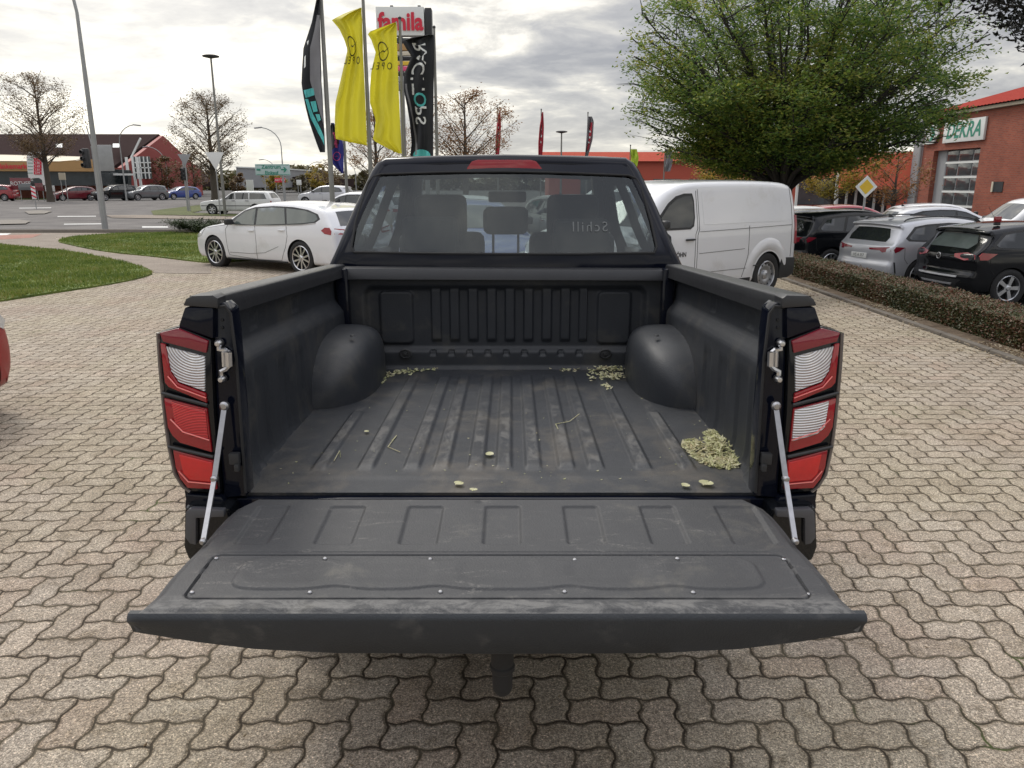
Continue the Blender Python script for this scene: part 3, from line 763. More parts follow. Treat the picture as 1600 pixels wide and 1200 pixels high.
# rear corners: jambs, strikers, lamps
for s in (-1, 1):
    A = lambda px, py, D=1.88: L_(px, py, D, s)
    g = MB(); g.prism([A(333, 474, 1.9), A(350, 473, 1.9), A(361, 484, 1.9), A(366, 520, 1.9), A(376, 640, 1.9), A(386, 775, 1.9), A(350, 778, 1.9), A(338, 640, 1.9)], (0, .06, 0), bev=.005)
    jm = g.build('tailgate_jamb', M['black'], **P)
    g = MB(); g.tube([A(338, 480, 1.895), A(352, 478, 1.893), A(360, 490, 1.893), A(369, 560, 1.893), A(384, 770, 1.893)], .004, 6)
    g.build('seal', M['rubber'], jm, world=True)
    for py in (500, 512): MB().lathe([(0, .003), (.003, .002), (.004, 0)], 8, Matrix.Translation(A(347, py, 1.897)) @ Matrix.Rotation(radians(90), 4, 'X')).build('plug', M['under'], jm, world=True)
    g = MB()      # striker bracket with its two bolts
    pts = [(342, 536), (342, 546), (352, 547), (357, 550), (358, 572), (353, 577), (346, 580), (347, 592)]
    q = [A(x, y, 1.885) for x, y in pts]; g.tube(q, .0065, 6)
    g.tube([A(357, 550, 1.87), A(358, 572, 1.87)], .009, 6); g.tube([A(349, 550, 1.87), A(350, 573, 1.87)], .005, 6)
    for x, y in (pts[0], pts[-1]): g.lathe([(0, .014), (.006, .013), (.0085, .009), (.011, .003), (.011, -.008)], 12, Matrix.Translation(A(x, y, 1.885)) @ Matrix.Rotation(radians(90), 4, 'X'))
    g.build('striker', M['chrome'], **P)
    g = MB(); g.box(A(367, 716, 1.885), (.026, .02, .03), bev=.003); g.box(A(371, 730, 1.88), (.012, .02, .02), bev=.003); 
    g.build('latch_block', M['plastic'], **P)
    # stay arm in two links
    x, v = on_tg(318, 848); 
    e = tgp(-abs(x), v, .004); e.x = e.x if s < 0 else 2*TX-e.x
    a0 = A(351, 634, 1.872); a1 = A(335, 748, 1.80)
    g = MB()
    def bar(p, q, w_, t_):
        d = (q-p).normalized(); sdv = d.cross(Vector((0, 1, 0))).normalized(); up = sdv.cross(d)
        vs = []
        for c in (p, q):
            for i, j in ((-1, -1), (1, -1), (1, 1), (-1, 1)): vs.append(c+sdv*i*w_+up*j*t_)
        g.raw(vs, [(0, 1, 2, 3), (7, 6, 5, 4), (0, 4, 5, 1), (1, 5, 6, 2), (2, 6, 7, 3), (3, 7, 4, 0)])
    bar(a0, a1, .0065, .002); bar(a1, e, .0062, .002)
    for c, r in ((a0, .012), (a1, .009), (e, .008)):
        g.lathe([(0, .010), (r*.6, .0095), (r, .005), (r, -.004)], 14, Matrix.Translation(c) @ Matrix.Rotation(radians(90), 4, 'X'))
    g.build('stay_arm', M['stay'], ang=30, **P)
    # painted corner above the lamp
    g = MB(); g.prism([A(278, 511, 1.885), A(288, 480, 1.885), A(333, 481, 1.885), A(333, 530, 1.885)], (0, .10, 0), bev=.006)
    g.build('corner_panel', M['black'], **P)
    g = MB(); g.prism([A(278, 511, 1.895), A(287, 480, 1.895), (TX+s*.83, 2.3, 1.36), (TX+s*.89, 2.3, 1.22)], (-s*.03, 0, 0), bev=.004)
    # lamp
    g = MB()
    out = [(247, 519), (278, 510), (331, 531), (333, 640), (338, 772), (352, 776), (296, 768), (284, 756), (272, 741), (261, 697), (252, 616)]
    out = [(247, 519), (278, 510), (330, 531), (334, 640), (345, 772), (296, 768), (284, 757), (272, 741), (261, 697), (252, 616)]
    g.prism([A(x, y, 1.885) for x, y in out], (0, .05, 0), bev=.007)
    # the part of the housing that wraps round the side
    wr = [(247, 519), (252, 616), (261, 697), (272, 741), (284, 757), (296, 768)]
    for i in range(len(wr)-1):
        p, q = A(*wr[i], 1.905), A(*wr[i+1], 1.905); o = Vector((-s*.0, .20, 0))
        g.raw([p, q, q+o+Vector((-s*.01, 0, 0)), p+o+Vector((-s*.02, 0, -.02))], [(0, 1, 2, 3)])
    lp = g.build('tail_lamp', M['cblack'], **P)
    def lens(poly, mat, name, d=.010, D=1.878, bev=.003, label=None):
        b_ = MB(); b_.prism([A(x, y, D) for x, y in poly], (0, d, 0), bev=bev); o = b_.build(name, mat, lp, world=True)
        if label: o['label'] = label
        return o
    lens([(249, 520), (277, 513), (325, 533), (322, 552), (254, 534)], M['redband'], 'red_lens', D=1.874)
    lens([(250, 536), (258, 538), (266, 581), (278, 599), (321, 615), (323, 630), (263, 605), (257, 598)], M['redlens'], 'red_lens', D=1.875)
    lens([(259, 541), (320, 557), (320, 612), (279, 597), (267, 580)], M['clear'], 'clear_lens')
    lens([(256, 622), (323, 639), (331, 707), (281, 692), (269, 681), (262, 668)], M['redlens'], 'red_lens', D=1.875)
    mid = [(267, 627), (321, 641), (326, 690), (287, 679), (274, 668)]
    if s < 0: lens(mid, M['fogred'], 'fog_lens', D=1.872)
    else: lens(mid, M['clear'], 'clear_lens', D=1.872)
    lens([(270, 703), (333, 720), (339, 765), (293, 763), (281, 748), (274, 730)], M['redlens'], 'red_lens', D=1.875)
    lens([(279, 710), (331, 723), (335, 754), (296, 750), (286, 740)], M['brightred'], 'brake_lens', D=1.872)
    for pth in ([(266, 655), (286, 675), (327, 688)], [(279, 736), (294, 753), (336, 757)], [(262, 588), (277, 605), (322, 622)]):
        g = MB(); g.tube([A(x, y, 1.8705) for x, y in pth], .0016, 5); g.build('light_strip', M['strip'], lp, world=True)
    for a_, b_ in (((253, 614), (324, 633)), ((263, 698), (333, 714))):
        g = MB(); p, q = A(*a_, 1.874), A(*b_, 1.874); g.tube([p, q], .0044, 6); g.build('divider', M['plastic'], lp, world=True)
    g = MB(); g.tube([A(x, y, 1.885) for x, y in ((247, 520), (250, 570), (254, 614), (259, 660), (264, 697), (274, 741), (286, 760), (297, 768))], .005, 6)
    g.build('lens_edge', M['smoke'], lp, world=True)
    # body below the lamp, bumper end
    g = MB(); g.prism([A(290, 772, 1.88), A(345, 776, 1.88), A(362, 800, 1.88), A(300, 800, 1.88), A(288, 795, 1.88)], (0, .30, 0), bev=.006)
    g.build('lower_corner', M['black'], **P)
    g = MB(); g.prism([A(287, 792, 1.84), A(360, 794, 1.84), A(360, 880, 1.84), A(294, 878, 1.84), A(286, 856, 1.84)], (0, .22, 0), bev=.014)
    bc = g.build('bumper_corner', M['cblack'], **P)
    g = MB(); g.prism([A(290, 800, 1.826), A(296, 795, 1.826), A(350, 797, 1.826), A(350, 808, 1.826), A(306, 810, 1.826), A(306, 852, 1.826), A(296, 850, 1.826), A(289, 840, 1.826)], (0, .02, 0), bev=.004)
    g.build('bumper_step', M['step'], bc, world=True)
# bumper bar, plate and towing hook
g = MB(); g.box((TX, 1.90, .63), (1.60, .16, .20), bev=.03); g.build('bumper', M['plastic'], **P)
g = MB(); g.tube([(-.03, 1.95, .60), (-.03, 1.78, .60), (-.025, 1.66, .61), (-.02, 1.62, .62)], .016, 12)
hk = g.build('tow_bar', M['plastic'], **P)
c = at(785, 1060, 1.60)
g = MB(); g.lathe([(0, -.062), (.010, -.0605), (.018, -.054), (.0235, -.042), (.0245, -.02), (.0245, .004), (.029, .008), (.030, .020), (.027, .024), (.027, .05), (.031, .06), (.032, .11)], 20, Matrix.Translation(Vector((c.x, 1.60, .572))))
g.build('ball_cover', M['rubber'], hk, world=True)

# bedside outer skin
bs = [(.40, .86), (.55, .885), (.75, .905), (.95, .915), (1.10, .91), (1.22, .88), (1.29, .85), (1.34, .815), (1.40, .792), (1.42, .785)]
for s in (-1, 1):
    def f(y, z, e):
        zz = z + (railz(y)-1.418)*sst(.9, 1.42, z)
        return Vector((TX+s*(interp(bs, z)+e-.06*(1-sst(1.93, 2.35, y))), y, zz))
    arch = [(3.05+.47*cos(a), .40+.47*sin(a)) for a in [pi*k/18 for k in range(19)]]
    poly = [(1.93, .62), (1.93, 1.405), (3.46, 1.405), (3.46, .48), (3.53, .48)][:4] + arch + [(2.5, .52)]
    g = MB(); panel(g, poly, f, .10, .02); g.build('bedside', M['black'], **P)
    g = MB()
    for k in range(18):
        a0, a1 = pi*k/18, pi*(k+1)/18
        for r0, r1, d0, d1 in ((.455, .52, .035, .0), (.455, .455, .035, -.06)):
            p = [Vector((TX+s*(.915+d), 3.05+r*cos(a), .40+r*sin(a))) for r, d, a in ((r0, d0, a0), (r1, d1, a0), (r1, d1, a1), (r0, d0, a1))]
            g.raw(p, [(0, 1, 2, 3)])
    g.build('wheel_flare', M['plastic'], merge=1e-4, **P)

# cab
xsp = [(.30, .80), (.45, .86), (.8, .90), (1.1, .895), (1.28, .85), (1.38, .785), (1.58, .705), (1.735, .635), (1.79, .60), (1.812, .56), (1.83, .50)]
def xs(z): return interp(xsp, z)
def Dr(z): return 3.475 if z < 1.38 else 3.475+(z-1.38)*.55
def rear(x, z, e): return Vector((TX+x, Dr(z)-e+.05*(x/.7)**2, z))
def rxz(px, py):
    D = 3.55
    for _ in range(8):
        p = at(px, py, D); D = Dr(p.z)+.05*((p.x-TX)/.7)**2
    return p.x-TX, p.z
outl = [(-.75, .80)]+[(-(xs(z)-.035), z) for z in (1.1, 1.25, 1.38, 1.48, 1.58, 1.66, 1.735, 1.77)]+[(-.53, 1.792), (-.3, 1.803), (0, 1.808), (.3, 1.803), (.53, 1.792)]+[((xs(z)-.035), z) for z in (1.77, 1.735, 1.66, 1.58, 1.48, 1.38, 1.25, 1.1)]+[(.75, .80)]
hole = [rxz(*p) for p in ((553, 394), (549, 386), (556, 345), (575, 286), (583, 276), (596, 272), (690, 269), (787, 268), (885, 270), (982, 274), (994, 279), (1001, 290), (1017, 345), (1026, 385), (1022, 395), (900, 397), (787, 397), (670, 396))]
g = MB(); panel(g, outl, rear, .06, .03, holes=[hole])
g.build('cab_back', M['black'], ang=50, **P)
g = MB(); inner = [(x*.995, 1.60+(z-1.60)*.99) for x, z in hole]
panel(g, inner, lambda x, z, e: rear(x, z, e-.006), .08, .004)
M['glassband'] = M['glass']
rw = g.build('rear_window', M['glass'], **P)
g = MB(); hp = [rear(x, z, .002) for x, z in hole]; g.tube(hp+[hp[0]], .006, 6, cap=False); g.build('window_seal', M['rubber'], rw, world=True)
# reflection of lettering, painted as faint reversed letters on the glass
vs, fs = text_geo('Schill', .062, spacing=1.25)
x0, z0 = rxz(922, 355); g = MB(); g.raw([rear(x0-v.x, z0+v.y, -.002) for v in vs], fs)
g.build('reflected_lettering', M['refl'], rw, world=True, recalc=False)
g = MB(); tp = []
for sgn in (-1, 1):
    zs = (.8, 1.1, 1.25, 1.38, 1.48, 1.58, 1.66, 1.735, 1.768)
    seq = [Vector((TX+sgn*(xs(z)-.037), Dr(z)+.037+.05*((xs(z)-.03)/.7)**2, z)) for z in zs]
    tp.append(seq)
path = tp[0]+[Vector((TX+x, 3.735+.05*(x/.7)**2, z)) for x, z in ((-.56, 1.782), (-.3, 1.790), (0, 1.795), (.3, 1.790), (.56, 1.782))]+tp[1][::-1]
g.tube(path, .038, 14); g.build('cab_corner', M['black'], ang=60, **P)
g = MB(); q = [at(x, y, 3.69) for x, y in ((726, 268), (730, 262), (737, 252), (746, 249.5), (829, 249.5), (838, 252), (846, 262), (850, 268))]
g.prism(q, (0, .05, 0), bev=.005); g.build('high_brake_light', M['redlens'], **P)
def rz(y): return interp([(3.72, 1.815), (3.80, 1.832), (4.2, 1.845), (4.7, 1.838), (5.0, 1.79), (5.08, 1.76)], y)
g = MB(); 
def f(u, v):
    y = lerp(3.74, 5.06, v); x = (2*u-1)*.605; ax = abs(x)/.605; return Vector((TX+x, y, rz(y)-.012*ax**2-.05*sst(.8, 1.05, ax)))
g.grid(f, 30, 30); g.build('roof', M['black'], **P)
MB().grid(lambda u, v: Vector((TX+(2*u-1)*.58, lerp(3.78, 5.0, v), rz(lerp(3.78, 5.0, v))-.045-.02*(2*u-1)**2)), 10, 10)
g = MB(); g.grid(lambda u, v: Vector((TX+(2*u-1)*.60, lerp(3.76, 5.02, v), rz(lerp(3.76, 5.02, v))-.045-.02*(2*u-1)**2)), 10, 10); g.build('headliner', M['lining'], **P)
def wtop(y): return interp([(3.5, 1.50), (3.70, 1.70), (3.8, 1.775)], y)
for s in (-1, 1):
    def f(y, z, e): return Vector((TX+s*(xs(z)+e-.10*sst(4.6, 5.8, y)*sst(1.2, 1.7, z)-.03*sst(5.0, 5.8, y)), y+.05*((xs(z)-.03)/.7)**2, z))
    poly = [(3.51, .45), (3.51, 1.38), (3.56, 1.47), (3.63, 1.60), (3.72, 1.74), (3.78, 1.795), (4.6, 1.812), (4.95, 1.76), (5.62, 1.24), (5.75, 1.15), (5.75, .45)]
    hl = [[(3.68, 1.36), (3.72, 1.50), (3.84, 1.68), (4.33, 1.70), (4.33, 1.33)], [(4.45, 1.33), (4.45, 1.70), (4.84, 1.66), (5.35, 1.27), (5.2, 1.29)]]
    g = MB(); panel(g, poly, f, .10, .035, holes=hl); g.build('cab_side', M['black'], ang=50, **P)
    for h_ in hl:
        g = MB(); panel(g, h_, lambda a, b, e: f(a, b, e-.012), .15, .003); g.build('side_window', M['cabglass'], **P)
    for yy in (4.05, 4.85):
        g = MB(); g.box((TX+s*.912, yy, 1.12), (.03, .17, .03), bev=.01); g.build('door_handle', M['black'], **P)
    g = MB(); g.box((TX+s*1.02, 5.25, 1.28), (.16, .11, .19), bev=.04, seg=3); g.tube([(TX+s*.86, 5.3, 1.24), (TX+s*.96, 5.27, 1.25)], .025, 8); g.build('wing_mirror', M['black'], **P)
# windscreen, bonnet and nose
g = MB()
def ws(u, v):
    z = lerp(1.20, 1.755, v); y = lerp(5.72, 4.99, v)+.05; hw = lerp(.70, .55, v); x = (2*u-1)*hw; return Vector((TX+x, y-.10*(2*u-1)**2, z))
g.grid(ws, 14, 8); g.build('windscreen', M['cabglass'], **P)
g = MB()
for sgn in (-1, 1): g.tube([ws(0 if sgn < 0 else 1, v) for v in (0, .25, .5, .75, 1)], .035, 8)
g.build('windscreen_pillar', M['black'], **P)
g = MB()
def bn(u, v):
    y = lerp(5.68, 7.05, v); hw = lerp(.84, .78, v)-.06*sst(.8, 1, v); x = (2*u-1)*hw; q = abs(2*u-1)
    return Vector((TX+x, y-.12*q**3*sst(.7, 1, v), lerp(1.20, 1.06, v)-.16*sst(.86, 1, v)-.07*sst(.75, 1, q)+.02*sst(.3, .5, q)))
g.grid(bn, 24, 24); g.build('bonnet', M['black'], **P)
for s in (-1, 1):
    def f(y, z, e): return Vector((TX+s*(interp([(.3, .84), (.6, .90), (.95, .91), (1.12, .87), (1.18, .82)], z)+e-.16*sst(6.6, 7.15, y)), y, z-.10*sst(6.3, 7.1, y)*sst(.8, 1.1, z)))
    arch = [(6.15+.47*cos(a), .40+.47*sin(a)) for a in [pi*k/14 for k in range(15)]]
    g = MB(); panel(g, [(5.70, .45), (5.70, 1.16), (7.08, 1.14), (7.12, .5)]+arch, f, .12, .02); g.build('front_wing', M['black'], **P)
g = MB(); g.grid(lambda u, v: Vector((TX+(2*u-1)*.76, 7.16-.14*(2*u-1)**2+.03*sin(v*pi), lerp(.38, .98, v))), 20, 8); g.build('nose', M['plastic'], **P)
for s in (-1, 1): MB().box((TX+s*.62, 7.10, .86), (.26, .10, .13), (0, 0, -s*.25), bev=.03).build('headlight', M['lamp'], **P)
MB().box((TX, 5.0, .42), (1.3, 3.9, .12)).box((TX, 5.4, .70), (1.1, 2.8, .5)).build('chassis', M['under'], **P)
MB().box((TX, 4.65, .62), (1.62, 2.2, .08)).build('cabin_floor', M['lining'], **P)
for s in (-1, 1):
    for yy in (3.05, 6.15):
        g = MB(); t_, r_ = wheel_geo(.385, .26, .225, 6)
        R = Matrix.Translation((TX+s*.80, yy, .385)) @ Matrix.Rotation(-s*pi/2*1.0, 4, 'Z') if s > 0 else Matrix.Translation((TX+s*.80, yy, .385)) @ Matrix.Rotation(pi/2*3, 4, 'Z')
        R = Matrix.Translation((TX+s*.80, yy, .385)) @ Matrix.Rotation(pi/2 if s > 0 else -pi/2, 4, 'Z')
        a = MB(); a.add(t_.bm, R); wv = a.build('wheel', M['rubber'], **P)
        a = MB(); vm = r_.bm
        a.add(vm, R); a.build('rim', M['darkalloy'], wv, world=True)
# interior
def seat(x, y, w_, zt, hw, name):
    g = MB(); g.box((TX+x, y+.25, .80), (w_, .50, .16), bev=.05, seg=3); g.box((TX+x, y, 1.12), (w_, .14, .62), (radians(12), 0, 0), bev=.06, seg=3)
    st = g.build(name, M['seat'], **P)
    return st
for x in (-.38, .38):
    st = seat(x, 4.62, .50, 0, 0, 'front_seat')
    g = MB(); g.box((TX+x, 4.54, 1.52), (.30, .11, .24), (radians(10), 0, 0), bev=.05, seg=3); g.build('headrest', M['seat'], st, world=True)
g = MB(); g.box((TX, 4.05, .82), (1.3, .5, .16), bev=.05, seg=3); g.box((TX, 3.76, 1.10), (1.32, .14, .50), (radians(8), 0, 0), bev=.05, seg=3)
st = g.build('rear_bench', M['seat'], **P)
for x, w_, z in ((-.36, .27, 1.465), (0.0, .215, 1.53), (.36, .27, 1.455)):
    g = MB(); g.box((TX+x, 3.735, z), (w_, .09, .13 if x == 0 else .17), bev=.04, seg=3)
    for q in (-.06, .06): g.tube([(TX+x+q, 3.74, z-.02), (TX+x+q, 3.74, 1.30)], .006, 8)
    g.build('headrest', M['seat'], st, world=True)
MB().box((TX, 5.45, 1.05), (1.5, .5, .22), bev=.08, seg=3).build('dashboard', M['lining'], **P)
g = MB(); g.lathe([(.18+.014*cos(a), .014*sin(a)) for a in [2*pi*k/8 for k in range(9)]], 28, Matrix.Translation((TX-.38, 5.18, 1.12)) @ Matrix.Rotation(radians(65), 4, 'X')); g.box((TX-.38, 5.19, 1.12), (.34, .03, .05), (radians(65), 0, 0)); g.build('steering_wheel', M['lining'], **P)
MB().box((TX, 5.02, 1.62), (.24, .03, .07), bev=.015).build('rear_view_mirror', M['lining'], **P)
# ------------------------------------------------------------------ ground
def tz(x, y): return -.45*sst(6.15, 7.3, x)
def axis(vals):
    out = []
    for a, b, n in vals:
        out += [lerp(a, b, k/n) for k in range(n)]
    return out+[vals[-1][1]]
gx = axis([(-400, -40, 9), (-40, 5.9, 12), (5.9, 7.5, 10), (7.5, 60, 8), (60, 400, 6)]); gy = axis([(-15, 60, 12), (60, 700, 10)])
g = MB(); V = [[g.bm.verts.new((x, y, tz(x, y)-.004)) for x in gx] for y in gy]
for r0, r1 in zip(V, V[1:]):
    for k in range(len(gx)-1): g.bm.faces.new((r0[k], r0[k+1], r1[k+1], r1[k]))
tag(g.build('ground', M['lot']), kind='structure')
def sheet(name, pts, mat, z, kind='structure', **kw):
    g = MB(); g.bm.faces.new([g.bm.verts.new((p[0], p[1], z)) for p in pts]); bmesh.ops.triangulate(g.bm, faces=g.bm.faces[:])
    return tag(g.build(name, mat, smooth=False), kind=kind, **kw)
G2 = lambda l: [tuple(gnd(x, y).xy) for x, y in l]
sheet('paving', [(-40, -8), (4.93, -8), (4.93, 26.5), (-40, 26.5)], M['pave'], .002)
sheet('road', [(-120, 28.0), (3, 28.0), (3, 60), (6, 84), (-120, 84)], M['asphalt'], .004)
sheet('pavement', [(-120, 25.5), (3, 25.5), (3, 28.0), (-120, 28.0)], M['path'], .006)
sheet('path', G2([(-260, 352), (0, 372), (80, 370), (120, 386), (170, 396), (235, 402), (330, 414), (330, 428), (243, 427), (200, 412), (130, 398), (60, 389), (0, 384), (-260, 366)]), M['path'], .008)
sheet('cycle_path', G2([(-260, 364), (0, 368), (66, 366), (50, 372), (0, 375), (-260, 371)]), M['redpath'], .012)
# kerb along the road
g = MB(); g.box((-58, 27.95, .06), (122, .14, .13), bev=.015); tag(g.build('kerb', M['kerb']), kind='structure')
def grass_patch(poly, name, n, hgt, seed, z=.03):
    random.seed(seed)
    pl = [Vector((p[0], p[1])) for p in chaikin(poly, 2)]
    v, fs = cdt_fill([dens([(p.x, p.y) for p in pl], .35)], .35)
    g = MB(); n0 = len(v)
    V = [g.bm.verts.new((p.x, p.y, z+.02*noise.noise((p.x*.7, p.y*.7, 3)))) for p in v]
    for t in fs: g.bm.faces.new([V[i] for i in t])
    bd = [e for e in g.bm.edges if len(e.link_faces) == 1]
    r = bmesh.ops.extrude_edge_only(g.bm, edges=bd)
    for q in r['geom']:
        if isinstance(q, bmesh.types.BMVert): q.co.z = -.01
    tag(g.build(name, M['turf'], ang=80), kind='structure')
    vs, ff = [], []
    import bisect
    ar = []; tot = 0
    for t in fs:
        a, b, c = (v[i] for i in t[:3]); tot += abs((b-a).cross(c-a))/2; ar.append(tot)
    for _ in range(n):
        t = fs[bisect.bisect(ar, random.random()*tot) % len(fs)]; a, b, c = (v[i] for i in t[:3]); r1, r2 = random.random(), random.random()
        if r1+r2 > 1: r1, r2 = 1-r1, 1-r2
        p = a+(b-a)*r1+(c-a)*r2; h = hgt*random.uniform(.5, 1.3)*(.7+.6*noise.noise((p.x*1.3, p.y*1.3, 0))); an = random.uniform(0, 2*pi); w_ = .012
        lx, ly = random.gauss(0, .35)*h, random.gauss(0, .35)*h
        k = len(vs); vs += [(p.x-cos(an)*w_, p.y-sin(an)*w_, z), (p.x+cos(an)*w_, p.y+sin(an)*w_, z), (p.x+lx, p.y+ly, z+h)]; ff.append((k, k+1, k+2))
    me = bpy.data.meshes.new('grass'); me.from_pydata(vs, [], ff); me.materials.append(M['grass'])
    return link_mesh('grass', me)
M['grass'] = leafmat('grass_blades', [(.060, .105, .018), (.115, .175, .028), (.19, .235, .045), (.28, .26, .09)], .8, .3)
tag(grass_patch(G2([(-220, 370), (0, 384), (60, 389), (130, 398), (200, 412), (243, 426), (228, 434), (170, 446), (90, 458), (0, 472), (-220, 505)]), 'lawn', 52000, .075, 1), 'short green grass of the pointed lawn beside the paving', 'grass', kind='stuff')
tag(grass_patch(G2([(78, 376), (160, 366), (265, 364.5), (420, 364.5), (500, 367), (470, 402), (330, 412), (300, 409), (235, 401), (170, 395), (120, 386)]), 'lawn', 36000, .07, 2), 'short green grass of the lawn in front of the white estate car', 'grass', kind='stuff')
sheet('verge', G2([(-300, 309), (95, 309.5), (100, 312), (-300, 312.5)]), M['farturf'], .03)
sheet('verge', G2([(236, 330), (300, 322), (345, 317), (420, 316), (420, 322), (330, 326), (300, 333), (420, 336), (420, 340), (240, 337)]), M['farturf'], .03)
sheet('traffic_island', G2([(38, 331), (62, 329.5), (82, 331), (70, 335), (45, 335.5)]), M['kerb'], .05)
sheet('traffic_island', G2([(-80, 346), (30, 344.5), (48, 347), (40, 351), (-80, 354)]), M['kerb'], .05)
sheet('footway', G2([(165, 337), (260, 336.5), (420, 339), (420, 344), (300, 343), (175, 341)]), M['path'], .03)
for l in ([(222, 354), (262, 354), (263, 356), (222, 356)], [(-40, 365), (18, 365), (10, 368), (-40, 368)], [(100, 350), (160, 349.4), (160, 350.6), (100, 351.2)], [(30, 325), (80, 324.4), (80, 325.2), (30, 325.8)], [(90, 338), (150, 337.5), (150, 338.5), (90, 339)], [(-60, 320), (0, 319.7), (0, 320.5), (-60, 320.8)]):
    sheet('road_marking', G2(l), M['paintline'], .010)

# ------------------------------------------------------------------ cars
def smooth_loop(p, it=2): return chaikin(p, it, True)
class Body:
    def __init__(s, sp):
        s.sp = sp; s.S = sp.get('scale', .92); s.W = sp['W']; s.L = sp['L']; s.H = sp['H']; s.belt = sp['belt']
        top = sp['top']; s.r = sp.get('r', .075)
        s.loop = [Vector((p[0], p[1])) for p in dens(chaikin(top, 2, False, .22)+[], .16, False)]
        # bottom run back to the start
        a, b = s.loop[-1], s.loop[0]; n = 16
        s.ntop = len(s.loop); s.loop += [a.lerp(b, k/n) for k in range(1, n)]
        N = len(s.loop); s.nrm = []
        for i in range(N):
            d = s.loop[(i+1) % N]-s.loop[i-1]; nn = Vector((d.y, -d.x)).normalized(); s.nrm.append(nn)
        if s.nrm[s.ntop//2].y < 0: s.nrm = [-n_ for n_ in s.nrm]
    def D(s, x, y, z):
        sp = s.sp; hw = s.W/2; yn = y/hw; up = max(0, z-s.belt)/(s.H-s.belt)
        k = 1-sp.get('tum', .20)*up**1.1-.07*max(0, (.42-z)/.42)**1.5+.012*sin(pi*min(1, max(0, (z-.2)/(s.belt-.2))))
        hl = s.L/2; fx = max(0, (x-(hl-1.1))/1.1); rx = max(0, (-x-(hl-.9))/.9)
        k *= 1-sp.get('pf', .10)*fx**2-sp.get('pr', .06)*rx**2
        gx = max(0, (x-.3)/.9) if z > s.belt else 0
        bow = sp.get('bf', .20)*max(0, x/hl)**3 if x > 0 else -sp.get('br', .10)*(-x/hl)**3
        if z > s.belt*.98 and x > 0: bow = max(bow, .12*min(1, x/.8))
        x2 = x-bow*yn*yn
        z2 = z-(.035*yn*yn if z > s.belt*.9 else 0)*min(1, max(0, (z-s.belt*.9)/.3))
        return Vector((x2, y*k, z2))*s.S
    def body(s):
        hw = s.W/2; r = s.r; N = len(s.loop); g = MB(); rings = []
        ys = [0, .35, .7, 1.0]
        def ring(sgn):
            R = [[g.bm.verts.new((s.loop[i].x, sgn*(hw-r)*t, s.loop[i].y)) for i in range(N)] for t in ys]
            for th in (30, 60, 90):
                a = radians(th)
                R.append([g.bm.verts.new((s.loop[i].x-s.nrm[i].x*r*(1-cos(a)), sgn*(hw-r+r*sin(a)), s.loop[i].y-s.nrm[i].y*r*(1-cos(a)))) for i in range(N)])
            for A_, B_ in zip(R, R[1:]):
                for i in range(N): g.bm.faces.new((A_[i], A_[(i+1) % N], B_[(i+1) % N], B_[i]))
            ins = [(s.loop[i].x-s.nrm[i].x*r, s.loop[i].y-s.nrm[i].y*r) for i in range(N)]
            v, fs = cdt_fill([ins], .16)
            V = [g.bm.verts.new((p.x, sgn*hw, p.y)) for p in v]
            for t in fs: g.bm.faces.new([V[i] for i in t])
        ring(1); ring(-1)
        bmesh.ops.remove_doubles(g.bm, verts=g.bm.verts[:], dist=2e-4)
        for v in g.bm.verts: v.co = s.D(*v.co)
        bmesh.ops.recalc_face_normals(g.bm, faces=g.bm.faces[:])
        return g
    def side(s, sgn, e0=.005):
        def f(a, b, e): return s.D(a, sgn*(s.W/2+e+e0), b)
        return f
    def end(s, rear=True, e0=.005):
        rng = list(range(s.ntop))
        zt = [s.loop[i].y for i in rng]; mid = zt.index(max(zt))
        idx = list(range(mid, s.ntop)) if rear else list(range(mid, -1, -1))
        def look(z):
            for a, b in zip(idx, idx[1:]):
                za, zb = s.loop[a].y, s.loop[b].y
                if zb <= z <= za or (za < z and a == idx[0]):
                    t = 0 if abs(za-zb) < 1e-9 else max(0, min(1, (za-z)/(za-zb)))
                    return s.loop[a].lerp(s.loop[b], t), s.nrm[a].lerp(s.nrm[b], t).normalized()
            return s.loop[idx[-1]], s.nrm[idx[-1]]
        def f(y, z, e):
            p, n = look(z); hw = s.W/2; dy = max(0, abs(y)-(hw-s.r)); dy = min(dy, s.r*.97)
            ins = s.r-sqrt(max(0, s.r**2-dy*dy)); q = p-n*ins+n*(e+e0)
            return s.D(q.x, y+(e+e0)*(dy/s.r)*(1 if y > 0 else -1), q.y)
        return f
def mirror(poly): return [(-a, b) for a, b in poly]
_cars = {}
